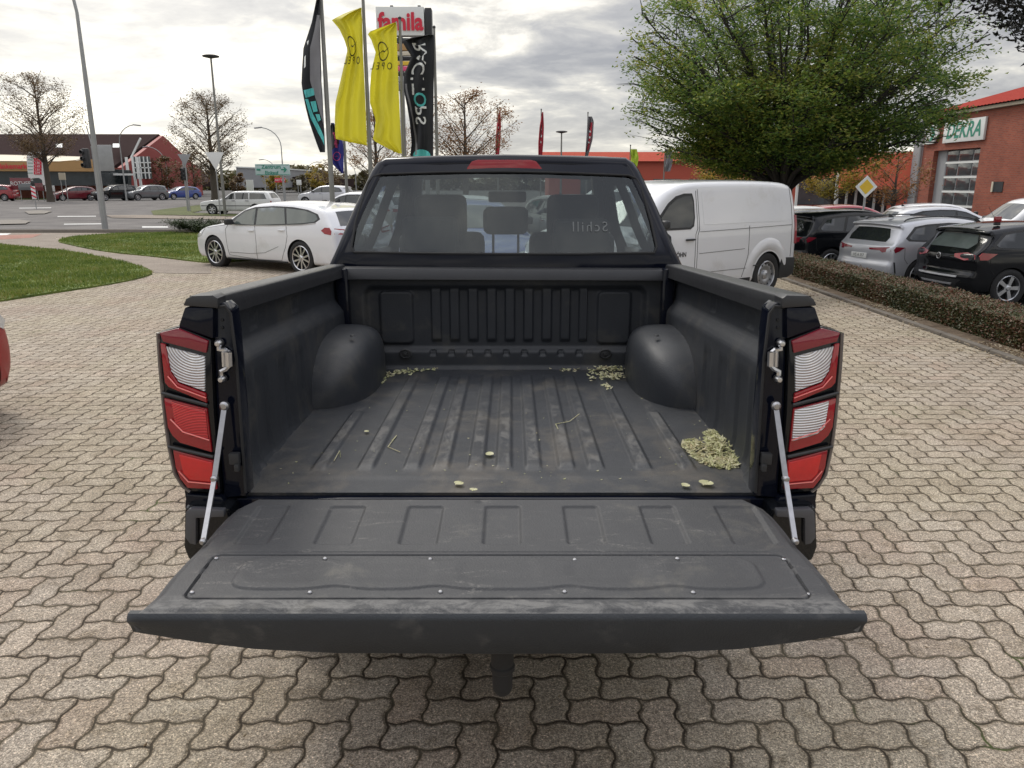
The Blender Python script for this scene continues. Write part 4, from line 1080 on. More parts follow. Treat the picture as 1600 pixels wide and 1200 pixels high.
def build_car(key, sp, paint, wheelkey):
    """builds one car at the origin, nose along +X, and returns its root"""
    B = Body(sp); root = thing(sp['name'], 'x', sp['cat'], (0, 0, 0)); S = B.S
    g = B.body(); me = bpy.data.meshes.new('b'); g.bm.to_mesh(me); g.bm.free(); me.materials.append(M[paint]); me.materials.append(M['under'])
    bo = bpy.data.objects.new('b', me); COL.objects.link(bo)
    wr = sp['wr']; cut = MB(); cut.mi = 0
    for wx in sp['axles']:
        for sg in (-1, 1):
            R = Matrix.Translation((wx*S, sg*(B.W/2)*S, wr*S)) @ Matrix.Rotation(radians(90), 4, 'X')
            cut.lathe([(0, -.30*S), ((wr+.055)*S, -.30*S), ((wr+.055)*S, .30*S), (0, .30*S)], 36, R)
    bmesh.ops.recalc_face_normals(cut.bm, faces=cut.bm.faces[:])
    cm = bpy.data.meshes.new('c'); cut.bm.to_mesh(cm); cut.bm.free(); cm.materials.append(M['under'])
    co = bpy.data.objects.new('c', cm); COL.objects.link(co)
    md = bo.modifiers.new('m', 'BOOLEAN'); md.object = co; md.operation = 'DIFFERENCE'; md.solver = 'EXACT'; md.material_mode = 'TRANSFER'
    dg = bpy.context.evaluated_depsgraph_get(); dg.update()
    nm = bpy.data.meshes.new_from_object(bo.evaluated_get(dg)); bpy.data.objects.remove(bo); bpy.data.objects.remove(co)
    bm = bmesh.new(); bm.from_mesh(nm)
    for f in bm.faces: f.smooth = True
    for e in bm.edges:
        if len(e.link_faces) == 2 and (e.calc_face_angle(0) > radians(38) or e.link_faces[0].material_index != e.link_faces[1].material_index): e.smooth = False
    bm.to_mesh(nm); bm.free()
    body = link_mesh('body', nm, root)
    for it in sp['side']:
        name, mt, poly = it[:3]; e0 = it[3] if len(it) > 3 else .004
        for sg in (-1, 1):
            g = MB(); panel(g, poly, B.side(sg, e0), .14, .02); g.build(name, M[mt], root, ang=50)
    for nm_, lst in (('rear', sp.get('rear', [])), ('front', sp.get('front', []))):
        for it in lst:
            name, mt, poly = it[:3]; e0 = it[3] if len(it) > 3 else .004
            both = min(p[0] for p in poly) > .01
            for pp in ((poly, mirror(poly)) if both else (poly,)):
                g = MB(); panel(g, pp, B.end(nm_ == 'rear', e0), .12, .02); g.build(name, M[mt], root, ang=50)
    for ln in sp.get('seams', []):
        for sg in (-1, 1):
            f = B.side(sg, .0015); g = MB(); pts = [f(a, b, 0) for a, b in dens(ln, .1, False)]; g.tube(pts, .0035, 4); g.build('door_gap', M['seam'], root)
    for ln in sp.get('chromes', []):
        for sg in (-1, 1):
            f = B.side(sg, .006); g = MB(); g.tube([f(a, b, 0) for a, b in dens(ln, .1, False)], .006, 4); g.build('window_strip', M['chrome'], root)
    for hx, hz in sp.get('handles', []):
        for sg in (-1, 1):
            p = B.side(sg, .018)(hx, hz, 0); g = MB(); g.box(p, (.20*S, .03, .03*S), bev=.012); g.build('door_handle', M[sp.get('handlemat', paint)], root)
    if 'mirror' in sp:
        mx, mz = sp['mirror']
        for sg in (-1, 1):
            p = B.side(sg, .0)(mx, mz, 0); g = MB(); q = p+Vector((0, sg*.13, .03)); g.box(q, (.10, .18, .12), bev=.04, seg=3); g.tube([p, q], .02, 6); g.build('wing_mirror', M[sp.get('mirrormat', 'plastic')], root)
    for ln in sp.get('rails', []):
        for sg in (-1, 1):
            g = MB(); pts = [B.D(a, sg*(B.W/2-.17), b) for a, b in chaikin(ln, 2, False)]; g.tube(pts, .016, 6); g.build('roof_rail', M[sp.get('railmat', 'plastic')], root)
    for pr, z, rear in sp.get('plates', []):
        f = B.end(rear, .012); p = f(0, z, 0); g = MB(); g.box(p, (.012, .48, .105), bev=.003); pl_ = g.build('number_plate', M['plate'], root)
        if pr:
            vs, fs = text_geo(pr, .085); sgn = -1 if rear else 1; g = MB()
            g.raw([Vector((p.x+sgn*.0075, p.y+sgn*v.x, p.z+v.y)) for v in vs], fs); g.build('lettering', M['ink'], pl_, recalc=False)
    for ex in sp.get('extra', []): ex(B, root)
    for wx in sp['axles']:
        for sg in (-1, 1):
            a = add_wheel(root, (wx*S, sg*(B.W/2-.115)*S, wr*S), sg, wheelkey, **sp['wheel'])
    return root
def place(root, wheel, hd, sp, side, rear=True, z=0):
    """wheel: ground spot of one wheel's contact; hd: heading in degrees from +Y towards +X"""
    S = sp.get('scale', .92); h = radians(hd); rz = pi/2-h; wx = sp['axles'][1 if rear else 0]*S; wy = side*(sp['W']/2-.02)*S
    root.rotation_euler = (0, 0, rz)
    root.location = (wheel[0]-(cos(rz)*wx-sin(rz)*wy), wheel[1]-(sin(rz)*wx+cos(rz)*wy), z)
def fin(B, root):
    p = B.D(-B.L/2*.62, 0, B.H); MB().prism([(p.x, -.02, p.z-.03), (p.x-.13, -.02, p.z-.03), (p.x-.12, -.02, p.z+.05)], (0, .04, 0), bev=.008).build('roof_fin', M['plastic'], root)
def emblem(z, rear=True, r=.055):
    def f_(B, root):
        p = B.end(rear, .012)(0, z, 0); sg = -1 if rear else 1; R = Matrix.Translation(p) @ Matrix.Rotation(radians(90), 4, 'Y')
        g = MB(); g.lathe([(r+.007*cos(a), .006*sin(a)) for a in [2*pi*k/8 for k in range(9)]], 24, R)
        g.tube([p+Vector((0, -r*1.15, .012)), p+Vector((0, r*.2, .006)), p+Vector((0, -r*.2, -.006)), p+Vector((0, r*1.15, -.012))], .006, 4); g.build('emblem', M['chrome'], root)
    return f_

WAGON = dict(name='estate_car', cat='estate car', L=4.99, W=1.86, H=1.49, belt=.97, tum=.20, wr=.335, axles=(1.44, -1.39), pf=.13, bf=.28,
    top=[(2.30, .20), (2.46, .28), (2.49, .50), (2.44, .66), (2.22, .79), (1.85, .89), (1.40, .965), (1.18, 1.01), (.82, 1.20), (.50, 1.345), (.12, 1.44), (-.35, 1.485), (-.9, 1.485), (-1.45, 1.455), (-1.85, 1.40), (-2.08, 1.34), (-2.24, 1.17), (-2.38, 1.0), (-2.45, .90), (-2.46, .72), (-2.49, .52), (-2.46, .30), (-2.30, .20)],
    side=[('window_trim', 'plastic', [(1.02, .99), (.80, 1.17), (.48, 1.315), (.10, 1.39), (-.5, 1.42), (-1.1, 1.41), (-1.6, 1.36), (-1.92, 1.28), (-2.02, 1.18), (-1.90, 1.10), (-1.5, 1.055), (-.6, 1.01), (.3, .985)], .002),
          ('side_window', 'cgl2', [(.86, 1.005), (.70, 1.16), (.44, 1.285), (.20, 1.345), (.06, 1.36), (.0, 1.0)], .006),
          ('side_window', 'cgl2', [(-.06, 1.00), (-.02, 1.365), (-.45, 1.39), (-.85, 1.385), (-.98, 1.05), (-.6, 1.03)], .006),
          ('side_window', 'cgl2', [(-1.04, 1.05), (-.92, 1.382), (-1.5, 1.345), (-1.86, 1.27), (-1.95, 1.18), (-1.86, 1.12), (-1.5, 1.08)], .006),
          ('headlight', 'lamp', [(2.02, .70), (2.16, .765), (2.36, .70), (2.34, .63)], .004),
          ('tail_lamp', 'redlens', [(-2.10, .93), (-2.20, 1.0), (-2.33, 1.0), (-2.39, .92), (-2.38, .84), (-2.2, .86)], .006),
          ('sill', 'seam', [(1.02, .205), (1.02, .235), (-.98, .235), (-.98, .205)], .003)],
    rear=[('rear_window', 'cgl', [(-.62, 1.30), (.62, 1.30), (.68, 1.02), (-.68, 1.02)], .005), ('tail_lamp', 'redlens', [(.45, .92), (.86, .98), (.90, .86), (.50, .82)], .006), ('bumper_trim', 'plastic', [(-.75, .42), (.75, .42), (.7, .28), (-.7, .28)])],
    front=[('windscreen', 'cgl2', [(-.60, 1.36), (.60, 1.36), (.74, 1.04), (-.74, 1.04)], .004), ('grille', 'plastic', [(-.42, .62), (.42, .62), (.36, .45), (-.36, .45)]), ('headlight', 'lamp', [(.50, .70), (.85, .74), (.90, .66), (.55, .60)], .006)],
    seams=[[(1.0, .98), (.98, .60), (.93, .30), (-.02, .24), (-.04, .60), (-.02, .99)], [(-.02, .24), (-.80, .25), (-.98, .55), (-1.05, .78), (-1.02, 1.0)], [(2.05, .72), (1.85, .86), (1.1, .965)], [(.9, .36), (.2, .36), (-.3, .40), (-.75, .55)]],
    chromes=[[(1.0, .985), (.3, .978), (-.6, 1.0), (-1.5, 1.045), (-1.92, 1.09)]],
    handles=[(.10, .86), (-.88, .90)], mirror=(.80, 1.02), mirrormat='plastic', plates=[(None, .72, True), (None, .40, False)], extra=[fin],
    wheel=dict(r=.335, wd=.21, rim=.235, spokes=5, twin=True, style='bright'))
SUVS = dict(name='suv', cat='suv', L=4.50, W=1.88, H=1.62, belt=1.06, tum=.20, wr=.35, axles=(1.36, -1.32), pf=.12, bf=.24, br=.12, pr=.05,
    top=[(2.10, .24), (2.22, .36), (2.25, .62), (2.18, .84), (1.85, .97), (1.35, 1.05), (1.08, 1.10), (.70, 1.32), (.40, 1.48), (.05, 1.575), (-.5, 1.62), (-1.2, 1.60), (-1.70, 1.545), (-1.95, 1.50), (-1.98, 1.455), (-1.88, 1.42), (-2.00, 1.24), (-2.10, 1.07), (-2.20, 1.00), (-2.22, .84), (-2.20, .68), (-2.26, .58), (-2.25, .42), (-2.12, .25)],
    side=[('window_trim', 'plastic', [(.98, 1.08), (.68, 1.27), (.38, 1.42), (.0, 1.50), (-.6, 1.53), (-1.2, 1.50), (-1.55, 1.45), (-1.83, 1.20), (-1.75, 1.13), (-1.2, 1.105)], .002),
          ('side_window', 'cgl', [(.82, 1.10), (.62, 1.25), (.36, 1.38), (.10, 1.45), (-.02, 1.46), (-.06, 1.11)], .006),
          ('side_window', 'cgl', [(-.12, 1.12), (-.09, 1.47), (-.45, 1.495), (-.86, 1.48), (-1.0, 1.13)], .006),
          ('side_window', 'cgl', [(-1.07, 1.135), (-.95, 1.475), (-1.25, 1.45), (-1.50, 1.41), (-1.73, 1.21), (-1.66, 1.155)], .006),
          ('tail_lamp', 'redband', [(-1.86, .98), (-2.10, 1.0), (-2.16, .93), (-2.12, .86), (-2.0, .90)], .006),
          ('cladding', 'plastic', [(.93, .24), (.93, .38), (-.90, .38), (-.90, .24)], .004),
          ('bumper_vent', 'plastic', [(-2.10, .66), (-2.14, .66), (-2.08, .42), (-2.04, .42)], .005),
          ('headlight', 'lamp', [(1.85, .82), (2.0, .90), (2.16, .82), (2.1, .76)], .004)],
    rear=[('rear_window', 'cgl', [(-.60, 1.38), (.60, 1.38), (.70, 1.20), (.64, 1.09), (-.64, 1.09), (-.70, 1.20)], .005), ('tail_lamp', 'redband', [(.30, .94), (.86, .99), (.91, .90), (.70, .86), (.62, .90), (.32, .905)], .006),
          ('diffuser', 'plastic', [(-.70, .45), (.70, .45), (.60, .30), (-.60, .30)])],
    front=[('windscreen', 'cgl', [(-.60, 1.50), (.60, 1.50), (.76, 1.14), (-.76, 1.14)], .004), ('grille', 'plastic', [(-.80, .84), (.80, .84), (.7, .68), (-.7, .68)]), ('headlight', 'lamp', [(.52, .86), (.86, .88), (.88, .78), (.55, .78)], .008)],
    seams=[[(.98, 1.06), (.96, .60), (.90, .38), (-.10, .38), (-.12, .7), (-.10, 1.10)], [(-.10, .38), (-.80, .38), (-.92, .62), (-1.06, .90), (-1.0, 1.10)], [(-1.86, .98), (-1.84, .72), (-1.74, .62)]],
    handles=[(.05, .97), (-.92, 1.0)], mirror=(.78, 1.12), mirrormat='plastic', rails=[[(.35, 1.50), (.25, 1.605), (-.4, 1.66), (-1.2, 1.64), (-1.6, 1.60), (-1.68, 1.54)]],
    plates=[('HS A 357', .76, True), (None, .44, False)], extra=[fin], wheel=dict(r=.35, wd=.22, rim=.235, spokes=5, twin=True))
def variant(sp, **kw): d = dict(sp); d.update(kw); return d
SUVB = variant(SUVS, top=[(2.10, .24), (2.22, .36), (2.25, .62), (2.18, .84), (1.85, .97), (1.35, 1.05), (1.08, 1.10), (.70, 1.32), (.40, 1.48), (.05, 1.575), (-.5, 1.61), (-1.2, 1.56), (-1.60, 1.51), (-1.86, 1.48), (-1.90, 1.43), (-1.78, 1.38), (-1.95, 1.20), (-2.12, 1.05), (-2.20, .99), (-2.22, .84), (-2.18, .68), (-2.26, .58), (-2.25, .42), (-2.12, .25)],
    rear=[('rear_window', 'cgl2', [(-.58, 1.37), (.58, 1.37), (.68, 1.22), (.60, 1.10), (-.60, 1.10), (-.68, 1.22)], .005), ('tail_lamp', 'redlens', [(.42, .99), (.70, 1.03), (.90, 1.00), (.92, .92), (.70, .88), (.45, .93)], .010),
          ('diffuser', 'plastic', [(-.72, .50), (.72, .50), (.60, .30), (-.60, .30)]), ('chrome_strip', 'silver', [(-.62, .575), (.62, .575), (.60, .54), (-.60, .54)], .010), ('chrome_strip', 'silver', [(-.50, .42), (.50, .42), (.46, .385), (-.46, .385)], .012)],
    side=[q for q in SUVS['side'] if q[0] not in ('tail_lamp', 'bumper_vent', 'cladding')]+[('tail_lamp', 'redlens', [(-1.72, 1.03), (-2.06, 1.05), (-2.13, .98), (-2.10, .90), (-1.92, .90)], .010), ('cladding', 'plastic', [(.93, .24), (.93, .40), (-.90, .40), (-.90, .24)], .004)],
    rails=[], plates=[(None, .80, False)], extra=[fin, emblem(.92)], wheel=dict(r=.35, wd=.22, rim=.225, spokes=5))
VAN = dict(name='panel_van', cat='van', L=4.96, W=1.92, H=1.92, belt=1.18, tum=.12, wr=.345, axles=(1.60, -1.62), pf=.12, bf=.22, br=.05, pr=.015, r=.09,
    top=[(2.32, .22), (2.45, .34), (2.48, .65), (2.38, .95), (2.05, 1.10), (1.70, 1.20), (1.15, 1.66), (.92, 1.80), (.55, 1.885), (-.3, 1.915), (-1.6, 1.915), (-2.15, 1.89), (-2.36, 1.83), (-2.44, 1.62), (-2.47, 1.1), (-2.48, .62), (-2.46, .36), (-2.38, .24)],
    side=[('window_trim', 'plastic', [(1.42, 1.24), (1.02, 1.60), (.84, 1.70), (.62, 1.74), (.40, 1.74), (.36, 1.64), (.36, 1.38), (.40, 1.24), (.50, 1.19), (1.36, 1.19)], .002),
          ('side_window', 'cgl', [(1.34, 1.25), (1.00, 1.56), (.82, 1.66), (.62, 1.70), (.43, 1.70), (.40, 1.60), (.40, 1.38), (.44, 1.27), (.52, 1.225), (1.30, 1.225)], .006),
          ('pressed_panel', None, [(.14, 1.76), (-1.86, 1.76), (-2.05, 1.70), (-2.12, 1.60), (-2.16, 1.26), (.12, 1.26)], .004),
          ('bumper_corner', 'plastic', [(-2.02, .62), (-2.44, .60), (-2.46, .32), (-2.28, .26), (-2.00, .26), (-1.98, .40)], .012),
          ('cladding', 'plastic', [(1.16, .25), (1.16, .34), (-1.16, .34), (-1.16, .25)], .006),
          ('headlight', 'lamp', [(2.02, .95), (2.2, 1.02), (2.38, .90), (2.35, .78)], .004), ('tail_lamp', 'redlens', [(-2.38, 1.36), (-2.44, 1.36), (-2.465, .84), (-2.40, .84)], .008),
          ('marker', 'plastic', [(-1.04, .52), (-1.14, .54), (-1.30, .54), (-1.36, .52)], .008)],
    rear=[('rear_window', 'cgl', [(.10, 1.66), (.68, 1.62), (.72, 1.22), (.10, 1.22)], .005)],
    front=[('windscreen', 'cgl', [(-.70, 1.72), (.70, 1.72), (.84, 1.26), (-.84, 1.26)], .004), ('grille', 'plastic', [(-.6, .88), (.6, .88), (.5, .62), (-.5, .62)])],
    seams=[[(.30, 1.78), (.30, 1.3), (.30, .6), (.28, .34)], [(.25, 1.80), (.25, .36)], [(-.92, .36), (-1.05, .72), (-1.05, 1.20)], [(.20, 1.14), (-.5, 1.15), (-2.3, 1.18)], [(.2, .80), (-.95, .82)], [(1.30, .34), (1.42, .8), (1.48, 1.2)], [(.30, .50), (-1.10, .50)], [(-2.30, .62), (-2.30, 1.5), (-2.25, 1.82)]],
    handles=[(.44, 1.02)], handlemat='plastic', mirror=(1.30, 1.26), plates=[], wheel=dict(r=.345, wd=.22, rim=.215, style='steel'))
def van_bits(B, root):
    # wheel-arch swelling over the rear wheel and small lettering on the door
    for sg in (-1, 1):
        f = B.side(sg, .0)
        g = MB(); cx = -1.62
        def q(u, v):
            a = lerp(-.05, pi+.05, u); r = lerp(.44, .66, v); e = .030*sin(pi*min(1, v*1.0))**.8*sin(min(pi, max(0, a)))**.6 if 0 < a < pi else 0
            return f(cx+r*cos(a)*.98, .345+r*sin(a)*.95, e-.002)
        g.grid(q, 28, 8); g.build('wheel_arch', M['white'], root)
        vs, fs = text_geo('KÖHN', .10, bold=.002); g = MB(); g.raw([f(.66-v.x if sg > 0 else .66+v.x, .80+v.y, .006) for v in vs], fs); g.build('lettering', M['ink'], root, recalc=False)
VAN['extra'] = [van_bits]
VAN['side'] = [(a, b or 'white', *r) for a, b, *r in VAN['side']]
ESTATE = dict(name='estate_car', cat='estate car', L=4.75, W=1.72, H=1.44, belt=.90, tum=.20, wr=.31, axles=(1.50, -1.25), pf=.06, bf=.12, br=.05, r=.05,
    top=[(2.25, .22), (2.34, .36), (2.36, .60), (2.30, .76), (1.6, .86), (.95, .93), (.30, 1.36), (.0, 1.42), (-1.8, 1.41), (-2.02, 1.36), (-2.28, .95), (-2.34, .80), (-2.37, .5), (-2.3, .24)],
    side=[('side_window', 'cgl', [(.80, .95), (.30, 1.30), (.05, 1.335), (.02, .95)], .006), ('side_window', 'cgl', [(-.04, .95), (-.01, 1.335), (-.82, 1.335), (-.85, .95)], .006), ('side_window', 'cgl', [(-.92, .95), (-.90, 1.335), (-1.82, 1.31), (-2.0, .97)], .006),
          ('rubbing_strip', 'plastic', [(2.3, .56), (2.3, .52), (-2.3, .52), (-2.3, .56)], .008), ('tail_lamp', 'redlens', [(-2.24, .84), (-2.31, .84), (-2.34, .62), (-2.26, .62)])],
    rear=[('rear_window', 'cgl', [(-.58, 1.30), (.58, 1.30), (.66, 1.0), (-.66, 1.0)])], front=[('windscreen', 'cgl', [(-.56, 1.32), (.56, 1.32), (.68, .98), (-.68, .98)]), ('headlight', 'lamp', [(.42, .74), (.80, .74), (.80, .60), (.42, .60)], .006), ('grille', 'plastic', [(-.36, .72), (.36, .72), (.36, .6), (-.36, .6)])],
    seams=[[(.9, .9), (.88, .3), (-.02, .3), (-.02, .94)], [(-.02, .3), (-.7, .3), (-.88, .6), (-.88, .94)]], handles=[(.1, .84), (-.75, .84)], handlemat='plastic', mirror=(.72, .96), wheel=dict(r=.31, wd=.19, rim=.20, spokes=6))
HATCH = variant(SUVS, name='hatchback', cat='hatchback', H=1.46, belt=.95, L=4.40,
    top=[(2.05, .20), (2.17, .32), (2.20, .52), (2.12, .70), (1.85, .82), (1.35, .94), (1.08, 1.0), (.62, 1.24), (.25, 1.38), (-.15, 1.45), (-.6, 1.46), (-1.2, 1.42), (-1.70, 1.33), (-1.90, 1.15), (-2.08, .98), (-2.16, .86), (-2.20, .60), (-2.18, .34), (-2.06, .20)], axles=(1.34, -1.30), wr=.325,
    side=[('window_trim', 'plastic', [(.92, .99), (.58, 1.19), (.22, 1.32), (-.15, 1.385), (-.6, 1.39), (-1.15, 1.35), (-1.55, 1.24), (-1.62, 1.12), (-1.2, 1.04)], .002), ('side_window', 'cgl', [(.80, 1.0), (.55, 1.16), (.20, 1.285), (-.08, 1.34), (-.10, 1.01)], .006), ('side_window', 'cgl', [(-.16, 1.01), (-.14, 1.345), (-.6, 1.35), (-1.05, 1.32), (-1.3, 1.22), (-1.1, 1.05)], .006), ('headlight', 'lamp', [(1.72, .74), (1.95, .80), (2.13, .70), (2.05, .64)], .006), ('tail_lamp', 'redlens', [(-1.82, .92), (-2.02, .96), (-2.12, .86), (-1.95, .82)], .006)],
    rear=[('rear_window', 'cgl', [(-.58, 1.28), (.58, 1.28), (.66, 1.04), (-.66, 1.04)]), ('tail_lamp', 'redlens', [(.45, .90), (.84, .92), (.88, .82), (.48, .80)], .008)],
    front=[('windscreen', 'cgl', [(-.60, 1.36), (.60, 1.36), (.76, 1.03), (-.76, 1.03)], .004), ('grille', 'plastic', [(-.5, .66), (.5, .66), (.42, .36), (-.42, .36)], .006), ('headlight', 'lamp', [(.52, .72), (.86, .76), (.90, .66), (.56, .63)], .008)],
    seams=[[(.92, .98), (.90, .5), (.86, .3), (-.1, .28), (-.12, .98)], [(-.1, .28), (-.8, .28), (-1.0, .6), (-1.06, .98)]], handles=[(.05, .88), (-.9, .9)], rails=[], plates=[('', .40, False), ('', .62, True)], wheel=dict(r=.325, wd=.21, rim=.215, spokes=7))
VW = variant(VAN, extra=[], side=[q for q in VAN['side'] if q[0] not in ('marker',)], top=[(2.32, .22), (2.45, .34), (2.48, .65), (2.40, .98), (2.15, 1.12), (1.75, 1.20), (1.15, 1.70), (.92, 1.84), (.55, 1.92), (-.3, 1.94), (-1.6, 1.94), (-2.2, 1.92), (-2.38, 1.86), (-2.44, 1.62), (-2.47, 1.1), (-2.48, .62), (-2.46, .36), (-2.38, .24)], H=1.95)

def mk(sp, paint, wk): return build_car(sp['name'], sp, paint, wk)
c = mk(WAGON, 'white', 'w1'); c['label'] = 'white estate car parked on the paving at the lawn edge'; place(c, (-4.07, 14.95), -57, WAGON, 1)
c = mk(VAN, 'white', 'w2'); c['label'] = 'white panel van with plain sides parked just right of the pickup cab'; place(c, (3.98, 12.1), -127.5, VAN, 1)
suv_b = mk(SUVB, 'cblack', 'w3'); suv_b['label'] = 'black compact suv at the right edge behind the hedge'; place(suv_b, (8.95, 13.85), 83, SUVB, -1, z=-.45)
c = mk(SUVS, 'silver', 'w4'); c['label'] = 'silver suv with roof rails between two black suvs'; place(c, (8.35, 15.8), 76, SUVS, -1, z=-.45)
tall = variant(SUVS, scale=.97, extra=[], rails=[], plates=[])
c = mk(tall, 'cblack', 'w5'); c['label'] = 'black suv half hidden behind the rear of the white van'; place(c, (7.45, 18.1), 74, tall, -1, z=-.45)
c = mk(VW, 'white', 'w2'); c['label'] = 'white van with green graphic parked before the brick building gate'
hp = at(1483, 340, 22.5); c.rotation_euler = (0, 0, radians(176)); c.location = (14.6+1.4, 23.4, -.45); VWR = c
c = mk(ESTATE, 'offwhite', 'w6'); c['label'] = 'old white estate car crossing the junction'; p = gnd(332, 335.5); place(c, (p.x, p.y), -86, ESTATE, 1, rear=False)
# cars waiting at the far side of the junction
def far(sp, paint, px, py, hd, lab, wk, side=1):
    c = mk(sp, paint, wk); c['label'] = lab; c['group'] = 'cars on the far side of the junction'; p = gnd(px, py); c.location = (p.x, p.y, 0); c.rotation_euler = (0, 0, pi/2-radians(hd)); return c
HATCH['scale'] = 1.0
fs_ = dict(scale=1.0)
r1 = far(HATCH, 'darkred', 116, 313.5, -138, 'maroon hatchback turning at the junction', 'w7')
r2 = far(variant(SUVS, **fs_), 'cblack', 180, 313.5, -142, 'black suv waiting right behind the maroon hatchback', 'w8')
r3 = far(variant(SUVS, scale=.98, rails=[], extra=[], plates=[]), 'grey', 229, 313, -142, 'dark grey suv waiting between the black suv and the blue car', 'w8')
r4 = far(variant(HATCH, scale=.98), 'blue', 283, 311.5, -142, 'blue hatchback waiting behind the dark grey suv', 'w7')
r5 = far(variant(SUVS, **fs_), 'red', -8, 314, -100, 'red car cut off by the left picture edge', 'w8')
# the red car close to the pickup, only its corner shows
c = mk(variant(HATCH, scale=1.0), 'deepred', 'w7'); c['label'] = 'red hatchback corner close to the camera at the left edge'; c.location = (-4.70, 3.85, 0); c.rotation_euler = (0, 0, pi/2)
# cars seen through the cab and over the other parked cars
def clone(src, loc, hd, lab, paint=None, grp='parked cars in the far rows of the lot'):
    r = copy_tree(src); r['label'] = lab; r['group'] = grp; r.location = loc; r.rotation_euler = (0, 0, pi/2-radians(hd))
    if paint:
        for ch in r.children:
            if ch.name.startswith('body'):
                ch.data = ch.data.copy(); ch.data.materials[0] = M[paint]
    return r
bpy.context.view_layer.update()
clone(r1, (-.9, 13.2, 0), 165, 'blue car seen through the cab window', 'blue', 'cars parked ahead of the pickup')
clone(r1, (-1.2, 17.5, 0), 165, 'white car seen through the cab window', 'offwhite', 'cars parked ahead of the pickup')
clone(r1, (1.6, 18.6, 0), 165, 'grey car seen through the cab window beside the van', 'grey', 'cars parked ahead of the pickup')
clone(r1, (12.0, 27.5, -.45), 95, 'red car roof above the black suv', 'red')
clone(r1, (9.9, 25.5, -.45), 95, 'pale car between the white van and the black suv', 'offwhite')
clone(r1, (16.2, 29.5, -.45), 95, 'white car roof left of the brick gate', 'white')
clone(r1, (14.2, 25.6, -.45), 95, 'silver car roof behind the yellow diamond sign', 'silver')
clone(r1, (9.6, 30.5, -.45), 95, 'dark car in the last row behind the white van', 'cblack')
clone(r3, (-14.6, 62, 0), -80, 'silver car crossing behind the old white estate', 'silver', 'cars on the far side of the junction')
clone(r1, (-5.2, 27, 0), -60, 'silver car just right of the white estate car', 'silver', 'cars parked ahead of the pickup')
paints = ['silver', 'white', 'cblack', 'grey', 'blue', 'offwhite', 'red']; desc = ['silver', 'white', 'black', 'grey', 'blue', 'pale', 'red']
for k in range(12):
    px = 262+k*24
    p = gnd(px+(k % 3)*2, 296.5-(k % 2)*.5)
    r = clone(r1 if k % 3 else r3, (p.x, p.y, 0), 170+(k % 2)*180, 'small distant '+desc[(k*3) % 7]+(' car' if k % 3 else ' suv')+' parked on the supermarket lot, number '+str(k) if False else 'small distant '+desc[(k*3) % 7]+' car, '+['first', 'second', 'third', 'fourth', 'fifth', 'sixth', 'seventh', 'eighth', 'ninth', 'tenth', 'eleventh', 'twelfth'][k]+' from the left in the supermarket lot row', paints[(k*3) % 7], 'tiny cars parked far away')
# ------------------------------------------------------------------ vegetation
def leaf_mesh(name, pts, size, mat, parent=None, flat=0.0, loc=None, aspect=.5, curl=True):
    """pts: (point, scale) - one small folded leaf at each"""
    vs, fs = [], []
    R = random.random; G = random.gauss
    for p, s in pts:
        L = size*s*(.7+.6*R()); W_ = L*aspect
        a = R()*2*pi; el = G(0, .6)*(1-flat); d = Vector((cos(a)*cos(el), sin(a)*cos(el), sin(el)))
        up = Vector((G(0, .5)*(1-flat*.8), G(0, .5)*(1-flat*.8), 1)).normalized(); sd = d.cross(up)
        if sd.length < 1e-3: continue
        sd.normalize(); k = len(vs); n = sd.cross(d)*(-.18*L if curl else 0)
        vs += [p-d*L*.5, p+sd*W_*.5+n, p+d*L*.5, p-sd*W_*.5+n]
        fs.append((k, k+1, k+2, k+3))
    me = bpy.data.meshes.new(name); me.from_pydata(vs, [], fs); me.materials.append(mat)
    return link_mesh(name, me, parent, loc)
def bez(a, b, c, t): return a*(1-t)**2+b*2*t*(1-t)+c*t*t
